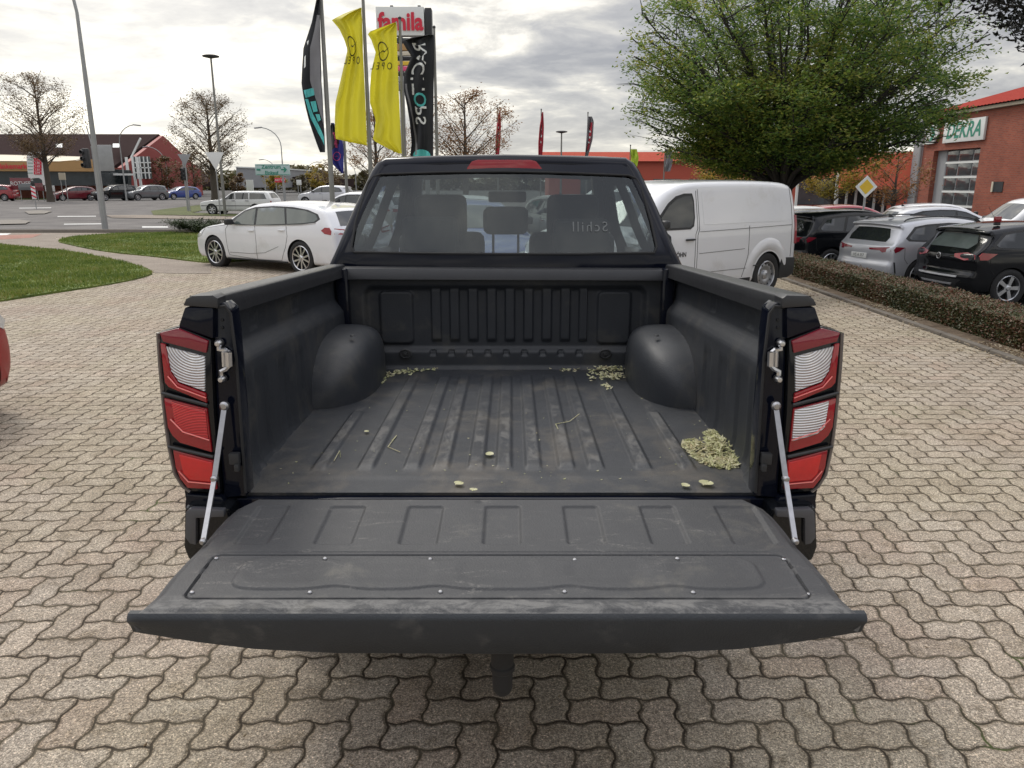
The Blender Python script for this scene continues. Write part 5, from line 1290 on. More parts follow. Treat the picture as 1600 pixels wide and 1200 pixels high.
def tree(name, label, cat, loc, h0, tr, crown, nlimb, ntwig, nleaf, lsize, lmat, bark='bark', seed=0, group=None, rise=.5, shape=None, spread=.16, lean=0, flat=.3, density=1.0, vase=False):
    """crown: (cz, rx, rz) of the ellipsoid above loc; shape optional z-scale function"""
    random.seed(seed); root = thing(name, label, cat, loc, 0, group); cz, rx, rz_ = crown
    tb = MB(); top = Vector((lean, 0, h0))
    pts = [Vector((0, 0, -.05)), Vector((lean*.2, .02, h0*.35)), Vector((lean*.6, 0, h0*.7)), top]
    tb.tube(pts, [tr*1.5, tr*1.08, tr, tr*.95], 12)
    leaves = []; tot = 0
    if not vase: tb.tube([top, Vector((lean, 0, (h0+cz+rz_*.6)/2)), Vector((lean, 0, cz+rz_*.75))], [tr*.95, tr*.5, tr*.12], 8, cap=False)
    C = Vector((0, 0, cz))
    def clip(p):
        q = p-C; v = Vector((q.x/rx, q.y/rx, q.z/rz_)); l = v.length
        if vase: l = (v.x**2+v.y**2+abs(v.z)**2.5)**.5
        n = 1+.16*noise.noise((p.x*.55+seed, p.y*.55, p.z*.55))+.10*noise.noise((p.x*1.6, p.y*1.6+seed, p.z*1.6))
        return l < n
    twigs = []
    for k in range(nlimb):
        z = 1-2*(k+.5)/nlimb; 
        if vase: z = lerp(-.80, .98, ((k+.5)/nlimb)**.9)
        a = k*2.39996+random.uniform(-.2, .2); r = sqrt(max(0, 1-z*z)) if not vase else sqrt(max(0, 1-abs(z)**2.5))
        e = C+Vector((r*cos(a)*rx, r*sin(a)*rx, z*rz_))*random.uniform(.82, 1.0)
        s0 = top+Vector((0, 0, -random.uniform(0, .12)*h0))
        if not vase: zz = max(h0*.8, min(cz+rz_*.55, e.z-abs(e.xy.length)*random.uniform(.55, .95))); s0 = Vector((lean+.03*noise.noise((zz, 1, seed)), 0, zz))
        d = e-s0; m = s0+d*.45+Vector((0, 0, d.length*rise*random.uniform(.05, .3)))
        if vase: m = s0+Vector((d.x*.38, d.y*.38, d.z*.42+d.length*.10))
        n = 7; ps = [bez(s0, m, e, t/n)+Vector([random.gauss(0, .012)*d.length*(t/n) for _ in range(3)]) for t in range(n+1)]
        r0 = tr*(random.uniform(.12, .26) if not vase else random.uniform(.20, .40)); tb.tube(ps, [max(.012*tr/.2, r0*(1-t/n)**.8) for t in range(n+1)], 6, cap=False)
        for q in range(ntwig):
            t = random.uniform(.25, 1.0); b = bez(s0, m, e, t); dirv = (d.normalized()*.7+Vector([random.gauss(0, .55) for _ in range(3)])+Vector((0, 0, .25 if not vase else .12))).normalized()
            if vase: dirv = Vector((dirv.x, dirv.y, dirv.z*.35+.05)).normalized()
            ln = random.uniform(.10, .26)*rx*1.1; e2 = b+dirv*ln
            if not clip(e2): e2 = b+dirv*ln*.35
            tb.tube([b, (b+e2)/2+Vector((0, 0, ln*.06)), e2], [r0*.16+.004, r0*.10+.003, .003], 3, cap=False)
            twigs.append((b, e2, random.random()))
    wsum = [max(.015, .22+noise.noise((e.x*.75+seed, e.y*.75, e.z*1.9))*2.6+w*w*.9) for b, e, w in twigs]
    ch = random.choices(range(len(twigs)), wsum, k=nleaf)
    for i in ch:
        b, e, w = twigs[i]; t = random.random()**.7; sp = spread*rx*.28
        p = b.lerp(e, t)+Vector((random.gauss(0, sp), random.gauss(0, sp), random.gauss(0, sp*(.7 if not vase else .30))))
        if clip(p) or random.random() < .04: leaves.append((p, 1))
    tb.build('trunk', M[bark], root, ang=60)
    leaf_mesh('crown', leaves, lsize, M[lmat], root, flat)
    return root
M['lf_green'] = leafmat('hornbeam_leaves', [(.040, .090, .030), (.085, .170, .036), (.16, .245, .042), (.26, .31, .052), (.36, .32, .065)], .45, .5)
M['lf_yellow'] = leafmat('autumn_leaves', [(.12, .14, .025), (.30, .25, .03), (.48, .34, .035), (.42, .22, .03)], .7, .35)
M['lf_orange'] = leafmat('orange_leaves', [(.10, .07, .02), (.26, .10, .025), (.30, .15, .03), (.16, .12, .03)], .8, .35)
M['lf_rust'] = leafmat('rust_leaves', [(.06, .055, .03), (.12, .09, .035), (.20, .10, .03), (.13, .12, .04)], .5, .3)
M['lf_brown'] = leafmat('brown_leaves', [(.07, .055, .03), (.16, .09, .035), (.22, .15, .05)], .8, .25)
M['lf_dark'] = leafmat('dark_leaves', [(.006, .008, .006), (.012, .016, .010)], 1, .08)
M['lf_hedge'] = leafmat('hedge_leaves', [(.022, .036, .012), (.052, .066, .020), (.090, .085, .030), (.17, .065, .042), (.12, .09, .038)], .8, .15)
M['lf_fir'] = leafmat('juniper_needles', [(.018, .035, .012), (.035, .060, .018), (.06, .085, .025)], 1.5, .15)
M['lf_pale'] = leafmat('pale_dry_leaves', [(.40, .43, .20), (.56, .56, .30), (.66, .63, .42), (.42, .34, .18)], 14, .3)
M['lf_dry'] = leafmat('fallen_leaves', [(.09, .055, .03), (.20, .14, .08), (.30, .24, .15), (.42, .38, .28)], 5, .2)
M['lf_far'] = leafmat('far_foliage', [(.05, .048, .030), (.085, .075, .035), (.14, .11, .035), (.09, .10, .04)], .12, .2)

t_ = tree('broad_tree', 'large broad green tree with many rising limbs behind the white van', 'tree', (7.05, 20.6, -.3), 1.95, .24, (4.85, 4.42, 2.95), 92, 24, 112000, .100, 'lf_green', 'darkbark', seed=4, vase=True, spread=.20, flat=.35)
# tree leaning in over the top right corner
t_ = tree('overhanging_tree', 'dark twigs of a near tree hanging in at the top right corner', 'tree', (7.6, 9.6, -.45), 4.6, .18, (5.42, 2.9, 1.95), 40, 14, 26000, .085, 'lf_dark', 'darkbark', seed=11, spread=.25, flat=.1)
tree('bare_tree', 'thinly leaved brown tree before the long brown roof at the left', 'tree', (gnd(88, 299).x, gnd(88, 299).y*.62, 0) if False else (-44.4, 76, 0), 3.0, .26, (8.0, 4.3, 4.1), 40, 14, 10500, .17, 'lf_brown', 'bark', seed=21, spread=.3, group='street trees beyond the junction')
tree('bare_tree', 'half bare tree with rust brown top beside the tall round-headed lamp', 'tree', (-24.8, 66, 0), 2.6, .26, (6.0, 3.6, 3.1), 40, 14, 8500, .15, 'lf_rust', 'bark', seed=5, spread=.3, group='street trees beyond the junction')
tree('autumn_tree', 'small rust coloured tree behind the two yellow flags', 'tree', (-6.8, 40, 0), 1.6, .14, (3.8, 2.2, 1.7), 28, 10, 5200, .10, 'lf_orange', 'bark', seed=31, spread=.3, group='small autumn trees behind the pickup')
tree('autumn_tree', 'small red leaved tree right of the black flag', 'tree', (-2.1, 36, 0), 1.8, .14, (4.2, 2.5, 1.55), 30, 10, 6200, .10, 'lf_orange', 'bark', seed=33, spread=.3, group='small autumn trees behind the pickup')
for (x, y, px, lab, mt, h, r, sd) in ((15.0, 37, 0, 'yellow leaved tree right of the broad tree trunk', 'lf_yellow', 2.9, 2.2, 41), (11.2, 41, 0, 'yellow leaved tree left of the broad tree trunk', 'lf_yellow', 2.6, 2.2, 43), (17.4, 36, 0, 'thin orange tree behind the yellow diamond sign', 'lf_orange', 2.2, 1.75, 45), (18.3, 58, 0, 'sparse autumn tree before the red wall', 'lf_orange', 3.0, 2.4, 47)):
    tree('autumn_tree', lab, 'tree', (x, y, -.45), 1.6, .09, (h+.2, r, r*.72), 26, 9, 6200 if sd < 45 else 1700, .12, mt, 'bark', seed=sd, spread=.3, group='autumn trees on the far side of the lot')
for px, D, h, lab, mt in ((372, 120, 3.2, 'dark green bush left of the grey hall', 'lf_brown'), (428, 120, 4.2, 'yellow autumn tree under the road sign', 'lf_yellow'), (497, 125, 4.6, 'golden tree left of the first flagpole', 'lf_yellow'), (517, 120, 5.6, 'brown tree beside the first flagpole', 'lf_brown'), (255, 105, 5.2, 'brown tree right of the red gable', 'lf_brown'), (304, 110, 6.2, 'dark red tree beside the red banner', 'lf_brown'), (470, 118, 3.0, 'low brown tree near the street sign', 'lf_far')):
    p = at(px, 290, D); tree('far_tree', lab, 'tree', (p.x, D, 0), h*.25, .16, (h*.6, h*.5, h*.42), 14, 8, 1500, .34, mt, 'bark', seed=int(px), spread=.35, group='trees far beyond the junction')
# distant belt of trees nobody could count
random.seed(8); pts = []
for k in range(26000):
    x = random.uniform(-190, 150); y = random.uniform(205, 225)
    h = 5.0+3.2*noise.noise((x*.06, 0, 0))+1.6*noise.noise((x*.25, 3, 0)); pts.append((Vector((x, y, random.uniform(0, 1)**.8*h)), random.uniform(.7, 1.3)))
tag(leaf_mesh('far_wood', pts, 1.3, M['lf_far'], aspect=.9), 'low belt of trees along the horizon', 'trees', kind='stuff')
# hedge: clipped box of small leaves
random.seed(9)
hy0, hy1, hx0, hx1, hh = 5.2, 18.6, 5.32, 6.00, .32
hr = thing('hedge', 'clipped low hedge with reddish leaves between paving and parked cars', 'hedge', (5.65, 11.9, 0))
g = MB()
def hs(u, v):
    y = lerp(hy0, hy1, u); a = v*4; ht = hh-.03+.03*noise.noise((y*1.2, 0, 0))
    x, z = [(hx0+.06, -.02), (hx0+.05, ht-.06), (hx0+.12, ht-.02), (hx1-.12, ht-.02), (hx1-.05, -.3)][min(4, int(a+.001))]
    n = noise.noise((x*4, y*4, z*4))*.03; return Vector((x+n, y, z+n))
g.grid(hs, 140, 4); g.build('hedge_core', M['hedgecore'] if 'hedgecore' in M else M['soil'], hr, world=True, ang=80)
pts = []
for k in range(76000):
    y = lerp(hy0, hy1, random.random()**1.25); r = random.random(); nn = .035*noise.noise((y*2.2, r*3, 0))+.02*noise.noise((y*9, r*9, 0)); dpt = abs(random.gauss(0, .022))
    if r < .52: p = Vector((hx0-dpt*.4+nn+dpt, y, random.random()*hh))
    elif r < .94: p = Vector((random.uniform(hx0, hx1), y, hh+nn-dpt+random.gauss(0, .008)))
    else: p = Vector((hx1+nn, y, random.uniform(-.2, hh)))
    pts.append((p-Vector((5.65, 11.9, 0)), random.uniform(.6, 1.25)))
o = leaf_mesh('foliage', pts, .036, M['lf_hedge'], hr, .1, aspect=.6)
# spreading juniper by the kerb
random.seed(10); base = gnd(318, 365); jr = thing('juniper', 'low spreading dark green conifer by the road kerb', 'shrub', (base.x, base.y-.2, 0))
pts = []; g = MB()
for k in range(60):
    a = random.uniform(0, 2*pi); L = random.uniform(.5, 1.15); e = Vector((cos(a)*L*1.15, sin(a)*L*.6, random.uniform(.15, .45)+.15*(1-L)))
    s0 = Vector((0, 0, .05)); m = e*.5+Vector((0, 0, .12)); g.tube([s0, m, e], [.02, .012, .004], 4, cap=False)
    for q in range(170):
        t = random.uniform(.25, 1.05); p = bez(s0, m+Vector((0, 0, .05)), e, t); pts.append((p+Vector([random.gauss(0, .05) for _ in range(3)]), 1))
g.build('branches', M['bark'], jr); leaf_mesh('foliage', pts, .085, M['lf_fir'], jr, .2, aspect=.28)
# soil strip, kerb line and fallen leaves beside the hedge
sheet('planting_bed', [(5.04, 3.2), (6.3, 3.2), (6.3, 19.5), (5.04, 19.5)], M['soil'], .012)
for k in range(18):
    pass
g = MB()
for k in range(20):
    y = 3.2+k*.92; g.box((4.985+random.uniform(-.003, .003), y+.45, .012), (.09, .905, .05), bev=.008)
tag(g.build('edging', M['edging']), kind='structure')
def litter(name, label, pts, size, mat, flat=.85, kind='stuff', asp=.5):
    o = leaf_mesh(name, pts, size, M[mat], None, flat, aspect=asp); return tag(o, label, 'leaves', kind=kind)
pts = []
for k in range(5200):
    y = random.uniform(3.5, 19); x = 5.16+random.gauss(0, .10)
    if random.random() < .18: x = 4.93-abs(random.gauss(0, .22))
    dn = noise.noise((x*2, y*1.2, 5))
    if dn > -.15: pts.append((Vector((x, y, .024+random.random()*.012)), random.uniform(.5, 1.2)))
litter('leaf_litter', 'dry fallen leaves strewn along the foot of the hedge', pts, .042, 'lf_dry', .7)
pts = []
for k in range(900):
    x = random.uniform(-7, 4.9); y = random.uniform(1.6, 16)
    if noise.noise((x*.8, y*.8, 2)) > .05: pts.append((Vector((x, y, .006)), random.uniform(.3, 1)))
litter('leaf_bits', 'few tiny dry leaf crumbs scattered over the grey paving', pts, .022, 'lf_dry', .9)

# leaves lying in the bed
FZ = lambda x, y: fz(y)+fh(x-TX, y)
def onfloor(px, py):
    p = onplane(px, py, Vector((0, FY0, .898)), Vector((0, .018, 1.5)).normalized()); return p
random.seed(12)
pile = chaikin([onfloor(*q).to_2d()[:] for q in ((1062, 700), (1078, 712), (1090, 722), (1115, 733), (1150, 733), (1172, 722), (1160, 703), (1163, 690), (1148, 680), (1125, 673), (1095, 677), (1108, 690), (1100, 698), (1085, 695), (1072, 690))], 1)
def inpoly(x, y, lp):
    c = False; n = len(lp)
    for i in range(n):
        x1, y1 = lp[i]; x2, y2 = lp[(i+1) % n]
        if (y1 > y) != (y2 > y) and x < (x2-x1)*(y-y1)/(y2-y1)+x1: c = not c
    return c
xs_ = [p[0] for p in pile]; ys_ = [p[1] for p in pile]; pts = []
cx, cy = sum(xs_)/len(xs_), sum(ys_)/len(ys_)
while len(pts) < 1300:
    x = random.uniform(min(xs_), max(xs_)); y = random.uniform(min(ys_), max(ys_))
    if inpoly(x, y, pile):
        e = 1-min(1, sqrt(((x-cx)/.11)**2+((y-cy)/.09)**2)); pts.append((Vector((x, y, FZ(x, y)+.003+random.random()*(.008+.035*max(0, e)))), random.uniform(.5, 1.2)))
litter('leaf_pile', 'heap of pale green dry leaves in the right rear corner of the bed', pts, .021, 'lf_pale', .35, asp=.42)
pts = []
def spill(x0, y0, x1, y1, n, s, up=.008):
    for _ in range(n):
        t = random.random(); p = onfloor(lerp(x0, x1, t)+random.gauss(0, s), lerp(y0, y1, t)+random.gauss(0, s*.35))
        if p.y < 3.40: pts.append((Vector((p.x, p.y, FZ(p.x, p.y)+.003+random.random()*up)), random.uniform(.5, 1.1)))
spill(598, 588, 640, 581, 90, 5); spill(640, 581, 712, 573, 80, 4); spill(590, 600, 605, 590, 25, 5); spill(925, 580, 972, 578, 140, 6, .02); spill(935, 592, 968, 590, 120, 8, .015); spill(860, 574, 900, 580, 34, 6); spill(735, 573, 860, 574, 26, 6); spill(940, 605, 955, 612, 12, 4)
litter('leaf_drift', 'drift of pale leaf bits along the front wall of the bed', pts, .022, 'lf_pale', .6)
pts = []
for _ in range(90):
    p = onfloor(random.uniform(430, 1120), random.uniform(600, 755)); pts.append((Vector((p.x, p.y, FZ(p.x, p.y)+.003)), random.uniform(.25, .8)))
litter('leaf_crumbs', 'tiny pale crumbs scattered over the bed floor', pts, .012, 'lf_pale', .8)
for px, py, lab, s_ in ((765, 713, 'curled yellow leaf on the middle of the bed floor', .032), (717, 758, 'round pale leaf at the rear lip of the bed, left of centre', .03), (1071, 761, 'small round leaf on the rear lip below the leaf heap', .028), (1103, 758, 'oval yellow green leaf right of the small round leaf on the lip', .042), (573, 677, 'single white petal on the left bed floor', .02), (740, 779, 'tiny pale leaf on the gap above the tailgate', .022)):
    p = onfloor(px, py); g = MB(); r = s_*.5
    g.grid(lambda u, v: Vector(((2*u-1)*r*sqrt(max(0.02, 1-(2*v-1)**2)), (2*v-1)*r*.8, .004+.22*abs(2*u-1)*r)), 6, 6)
    o = g.build('fallen_leaf', M['lf_pale'], merge=1e-5); z = FZ(p.x, p.y) if p.y > 1.93 else .917
    o.location = (p.x, p.y, z+.002); o.rotation_euler = (0, 0, px*.7); tag(o, lab, 'leaf')
for pts_, lab in (([(905, 652), (890, 660), (868, 668), (872, 676)], 'thin bent stalk on the right half of the bed floor'), ([(612, 690), (620, 682), (606, 700), (625, 708)], 'thin straw left of centre on the bed floor'), ([(522, 722), (531, 706), (532, 716)], 'pale straw on the left part of the bed floor')):
    q = [onfloor(*a) for a in pts_]; g = MB(); g.tube([Vector((p.x, p.y, FZ(p.x, p.y)+.004)) for p in q], .0012, 4); o = g.build('stalk', M['lf_pale']); tag(o, lab, 'stalk')

# ------------------------------------------------------------------ buildings
M['brick'] = brick_mat('red_brick', (.34, .085, .045), (.25, .060, .035), (.22, .12, .09))
M['redwall'] = pmat('red_cladding', (.44, .085, .050), .6, var=.06, scale=.4)
M['redroof'] = pmat('red_roof_tiles', (.36, .075, .05), .9, var=.2, scale=3, spec=.05)
M['redtile'] = pmat('red_clay_tiles', (.30, .048, .036), .9, var=.3, scale=6, spec=.05)
M['orangewall'] = pmat('orange_red_cladding', (.56, .10, .045), .6, var=.08, scale=.5)
M['gablered'] = pmat('gable_cladding', (.26, .040, .035), .6, var=.1)
M['brownroof'] = pmat('brown_roof', (.042, .028, .027), .95, var=.15, scale=1, spec=.03)
M['cream'] = pmat('cream_sheet', (.62, .56, .44), .6, var=.1)
M['ochre'] = pmat('ochre_fascia', (.42, .25, .10), .6, var=.15, scale=.5)
M['shopdark'] = pmat('shop_front', (.035, .045, .05), .25, var=.5, scale=1.2)
M['metalgrey'] = pmat('grey_cladding', (.30, .31, .32), .5, var=.12, scale=1)
M['glasswin'] = pmat('window_glass', (.055, .065, .07), .08, var=.4, scale=1.5, spec=.9)
M['gwhite'] = pmat('sign_white', (.74, .76, .74), .45, var=.04)
M['gteal'] = pmat('sign_green', (.03, .25, .17), .5, var=.1)
M['sred'] = pmat('sign_red', (.62, .02, .05), .45, var=.08)
M['syel'] = pmat('sign_yellow', (.75, .50, .04), .45, var=.08)
M['signblue'] = pmat('sign_pale_blue', (.45, .58, .56), .5, var=.05)
def onwall(P0, ux, uz, out):
    """maps (a, b, e) onto a wall plane"""
    return lambda a, b, e=0: Vector(P0)+Vector(ux)*a+Vector(uz)*b+Vector(out)*e
def put_text(txt, F, a, b, size, mat, parent, e=.02, world=True, flip=1, rot=0, bold=.0, spacing=1.0, name='lettering', shear=0, sx=1.0):
    vs, fs = text_geo(txt, size, bold=bold, spacing=spacing, shear=shear); g = MB(); c, s = cos(rot), sin(rot)
    g.raw([F(a+flip*(v.x*sx*c-v.y*s), b+(v.x*sx*s+v.y*c), e) for v in vs], fs); return g.build(name, mat, parent, world=world, recalc=False, smooth=False)
# brick testing hall on the right
bx = 24.0; by0, by1 = 29.0, 46.8; bz = 5.3
b_ = thing('brick_building', 'red brick hall with a tall sectional gate and a tiled roof', 'building', (bx+6, 38, -.45))
g = MB()
gy0, gy1, gz = 41.1, 45.6, 3.5
for a, b, c, d in ((by0, gy0, -.45, bz), (gy1, by1, -.45, bz), (gy0, gy1, gz, bz)):
    g.box((bx+.2, (a+b)/2, (c+d)/2), (.4, b-a, d-c))
g.box((bx+6, by1-.2, bz/2-.2), (11.6, .4, bz+.45)); g.box((bx+12, (by0+by1)/2, bz/2-.2), (.4, by1-by0, bz+.45)); g.box((bx+6, by0+.2, bz/2-.2), (11.6, .4, bz+.45))
g.build('wall', M['brick'], b_, world=True, smooth=False)
g = MB(); g.box((bx-.06, (by0+by1)/2, bz+.10), (.30, by1-by0+.5, .16), bev=.02); g.build('gutter', M['cream'], b_, world=True)
g = MB()
ex = bx-.35; zt = bz+.2
def rf(u, v):
    y = lerp(by0-.4, by1+.4, u); x = lerp(ex, bx+6.5, v); z = zt+(x-ex)*.27+.035*abs(sin(y*pi/.30)); 
    return Vector((x, y, z))
g.grid(rf, 430, 14)
g.build('roof', M['redtile'], b_, world=True, ang=80)
MB().prism([(ex, by1+.4, zt-.02), (bx+6.5, by1+.4, zt+1.8), (bx+12.5, by1+.4, zt-.02)], (0, -(by1-by0)-.8, 0)).build('roof_body', M['brownroof'], b_, world=True, smooth=False)
gt = MB(); gt.box((bx+.33, (gy0+gy1)/2, (gz-.45)/2), (.08, gy1-gy0, gz+.45)); gp = gt.build('gate', M['metalgrey'], b_, world=True)
g = MB(); g.box((bx+.29, gy1-.45, (gz-.45)/2), (.04, .9, gz+.45)); g.build('gate_side', M['metalgrey'], gp, world=True)
cols = [(gy0+.10, gy0+.95), (gy0+1.05, gy0+2.30), (gy0+2.40, gy1-1.0)]
for r in range(5):
    z0 = -.20+r*.77
    for a, b in cols: MB().box((bx+.275, (a+b)/2, z0+.34), (.02, b-a, .62), bev=.01).build('gate_window', M['glasswin'], gp, world=True)
    MB().box((bx+.27, (gy0+gy1)/2-.45, z0+.70), (.05, gy1-gy0-.95, .10)).build('gate_rail', M['gwhite'], gp, world=True)
MB().box((bx+.0, gy0-1.9, 1.55), (.06, .9, .5)).build('window', M['shopdark'], b_, world=True)
MB().box((bx-.04, gy0-1.55, 1.55), (.06, .12, .5)).build('window_frame', M['cream'], b_, world=True)
g = MB(); g.tube([(bx-.1, by1+.1, -.4), (bx-.1, by1+.1, bz)], .07, 8); g.build('downpipe', M['galv'], b_, world=True)
# its sign: green letters on a white board, with an arrow-like emblem
F = onwall((bx-.12, 0, 0), (0, -1, 0), (0, 0, 1), (-1, 0, 0))
y1s, y0s = 44.6, 40.8
sg = thing('shop_sign', 'white board with green letters and a green emblem on the brick wall', 'sign', (bx-.12, (y0s+y1s)/2, 4.5))
MB().box((bx-.08, (y0s+y1s)/2, 4.42), (.12, y1s-y0s, 1.12), bev=.02).build('board', M['gwhite'], sg, world=True)
put_text('DEKRA', F, -(y0s+y1s)/2, 4.42, 1.10, M['gteal'], sg, e=.03, bold=.025, shear=.25, sx=.92)
g = MB(); ye = y1s+.75
em = [(-ye+.0-.15, 4.95), (-ye+.42-.15, 4.42), (-ye-.15, 3.89), (-ye-1.3, 3.89), (-ye-.9, 4.42), (-ye-1.3, 4.95)]
g.prism([F(a, b, -.04) for a, b in em], (-.10, 0, 0), bev=.01); e1 = g.build('emblem', M['gwhite'], sg, world=True)
g = MB(); em2 = [(-ye-.35, 4.80), (-ye-.02, 4.42), (-ye-.35, 4.04), (-ye-.62, 4.04), (-ye-.32, 4.42), (-ye-.62, 4.80)]
g.raw([F(a, b, .07) for a, b in em2], [(0, 1, 4, 5), (1, 2, 3, 4)]); g.build('emblem_mark', M['gteal'], sg, world=True)
# long red retail building
r_ = thing('retail_building', 'long low retail building with red fascia and gable far behind the van', 'building', (18, 74, -.45))
x0, x1 = at(858, 240, 70).x, 36
zt = at(900, 236, 72).z; ze = at(900, 252, 70).z
g = MB(); g.box(((x0+x1)/2, 74, (ze-.45)/2), (x1-x0, 8, ze+.45)); g.build('wall', M['redwall'], r_, world=True, smooth=False)
g = MB(); g.prism([(x0-.5, 69.6, ze), (x0-.5, 74, zt), (x0-.5, 78.4, ze)], (x1-x0+1, 0, 0)); g.build('roof', M['redroof'], r_, world=True, smooth=False)
g = MB(); g.prism([(x0-.52, 70.4, ze+.02), (x0-.52, 74, zt-.12), (x0-.52, 77.6, ze+.02)], (.01, 0, 0)); g.build('gable', M['brownroof'], r_, world=True, smooth=False)
for k in range(9): MB().box((x0+4+k*3.2, 69.96, 1.0), (2.4, .06, 2.2)).build('shop_window', M['glasswin'], r_, world=True)
# nearer wing with the tall sloping red fascia
w_ = thing('retail_wing', 'tall orange red fascia over dark shop windows left of the brick hall', 'building', (21, 52, -.45))
xa, xb = at(1318, 262, 52).x, at(1434, 240, 50).x; za, zb = at(1330, 295, 52).z, at(1330, 250, 52).z
zb2 = at(1425, 236, 50).z
g = MB(); g.prism([(xa, 52.4, za), (xa, 53.4, za+1.6), (xa, 53.4, za)], (xb-xa, 0, 0))
g = MB(); g.prism([(xa, 52, za), (xb, 50, za-.05), (xb, 50.6, zb2), (xa, 52.6, zb2-.5)], (.3, 3.0, 0)); g.build('fascia', M['orangewall'], w_, world=True, smooth=False)
for k in range(6):
    t = (k+.5)/6; MB().box((lerp(xa, xb, t), lerp(52.9, 50.9, t), lerp(zb2-.5, zb2, t)+.03), (.9, .5, .05), (0, 0, radians(30))).build('roof_light', M['cream'], w_, world=True)
MB().box(((xa+xb)/2, 54, .8), (xb-xa, 1.5, 2.6)).build('shop_front', M['shopdark'], w_, world=True)
for k in range(7): MB().box((lerp(xa, xb, (k+.3)/7), 52.9-k*.2, .8), (.12, .12, 2.6)).build('post', M['gwhite'], w_, world=True)
g = MB(); g.box((xb+.3, 49.9, 2.0), (.9, .8, 5.2)); g.build('side_panel', M['metalgrey'], w_, world=True)
MB().box((12.4, 53.6, .6), (8.0, 1.0, 2.2)).build('brick_base', M['brick'], w_, world=True, smooth=False)
# supermarket on the left
s_ = thing('supermarket', 'long supermarket with brown roof, ochre fascia and glazed red gable', 'building', (-62, 104, 0))
zr = at(100, 209.5, 110).z; xl, xr = -95, at(217, 214, 104).x; ze = at(150, 262, 97).z; xg = at(239, 262, 97).x
g = MB(); g.prism([(xr-.5, 97, ze), (xr, 110, zr), (xr-.5, 123, ze)], (xl-xr, 0, 0)); g.build('roof', M['brownroof'], s_, world=True, smooth=False)
g = MB(); g.box(((xl+xr)/2, 110, ze/2), (xr-xl-1, 25, ze)); g.build('wall', M['brick'], s_, world=True, smooth=False)
g = MB(); g.prism([(xr+.05, 97.3, 0), (xr+.05, 97.3, ze), (xr+.05, 110, zr-.2), (xr+.05, 122, ze), (xr+.05, 122, 0)], (.5, 0, 0)); g.build('gable_wall', M['gablered'], s_, world=True, smooth=False)
for px in (196, 206, 214): 
    p0 = at(px, 232, 96.8); MB().box((p0.x, 96.7, 2.4), (.25, .25, 4.8)).build('gable_post', M['gwhite'], s_, world=True)
MB().prism([at(203, 246, 96.9), at(218, 215, 96.9), at(220, 217, 96.9), at(205, 248, 96.9)], (0, .2, 0)).build('gable_brace', M['gwhite'], s_, world=True)
g = MB(); 
for k in range(4): g.box(at(214+k*6, 262, 96.6), (.12, .1, 2.6))
for k in range(3): g.box(at(223, 254+k*8, 96.6), (2.0, .1, .12))
g.build('glazing_bars', M['gwhite'], s_, world=True)
MB().box(at(223, 262, 96.8), (2.0, .1, 2.6)).build('gable_window', M['glasswin'], s_, world=True)
for px, py in ((181, 228), (92, 228)):
    q = [at(px-5, py+2.5, 100), at(px+5, py+2.5, 100), at(px+5, py-2.5, 102), at(px-5, py-2.5, 102)]; MB().prism(q, (0, .1, .1)).build('roof_window', M['gwhite'], s_, world=True)
MB().prism([at(-80, 240, 96), at(92, 243, 96), at(134, 245, 96), at(118, 250, 91), at(92, 252, 90), at(-80, 251, 90)], (0, .2, -.1)).build('canopy_roof', M['cream'], s_, world=True, smooth=False)
MB().prism([at(-80, 252, 89.5), at(92, 253.5, 89.5), at(142, 249, 89.5), at(146, 268, 89.5), at(-80, 267, 89.5)], (0, 1.5, 0)).build('fascia', M['ochre'], s_, world=True, smooth=False)
MB().prism([at(-80, 267, 89.9), at(148, 269, 89.9), at(148, 290, 89.9), at(-80, 290, 89.9)], (0, 6, 0)).build('shop_front', M['shopdark'], s_, world=True, smooth=False)
MB().prism([at(146, 262, 96), at(200, 266, 96), at(200, 292, 96), at(146, 290, 96)], (0, .9, 0)).build('side_front', M['shopdark'], s_, world=True, smooth=False)
MB().prism([at(150, 271, 94), at(202, 271, 94), at(202, 274, 94), at(150, 274, 94)], (0, 1.5, 0)).build('entrance_canopy', M['gwhite'], s_, world=True, smooth=False)
def FP(D, px0, py0):
    """sign plane facing the camera at distance D, origin at that pixel"""
    p = at(px0, py0, D); return onwall(p, (1, 0, 0), (0, 0, 1), (0, -1, 0))
put_text('Getränkemarkt', FP(89.4, 12, 260), 0, 0, .78, M['sred'], s_, e=.06, bold=.02)
h_ = thing('brown_house', 'low brown roofed building right of the supermarket gable', 'building', (-52, 128, 0))
q = at(232, 262, 122); MB().prism([at(228, 272, 122), at(236, 254, 130), at(262, 254, 130), at(285, 284, 122), at(285, 292, 122), at(228, 292, 122)], (0, 12, 0)).build('roof', M['brownroof'], h_, world=True, smooth=False)
MB().prism([at(232, 284, 121.5), at(300, 284, 121.5), at(300, 294, 121.5), at(232, 294, 121.5)], (0, .4, 0)).build('wall', M['brick'], h_, world=True, smooth=False)
h_ = thing('grey_hall', 'plain grey flat roofed hall behind the road sign', 'building', (-48, 165, 0))
MB().prism([at(369, 261, 155), at(446, 264, 155), at(446, 293, 155), at(369, 293, 155)], (0, 18, 0)).build('wall', M['metalgrey'], h_, world=True, smooth=False)
MB().prism([at(368, 260, 154.8), at(447, 263, 154.8), at(447, 265, 154.8), at(368, 262, 154.8)], (0, 18.5, 0)).build('roof_edge', M['gwhite'], h_, world=True, smooth=False)
h_ = thing('dark_house', 'long low dark building on the horizon right of the road sign', 'building', (-44, 170, 0))
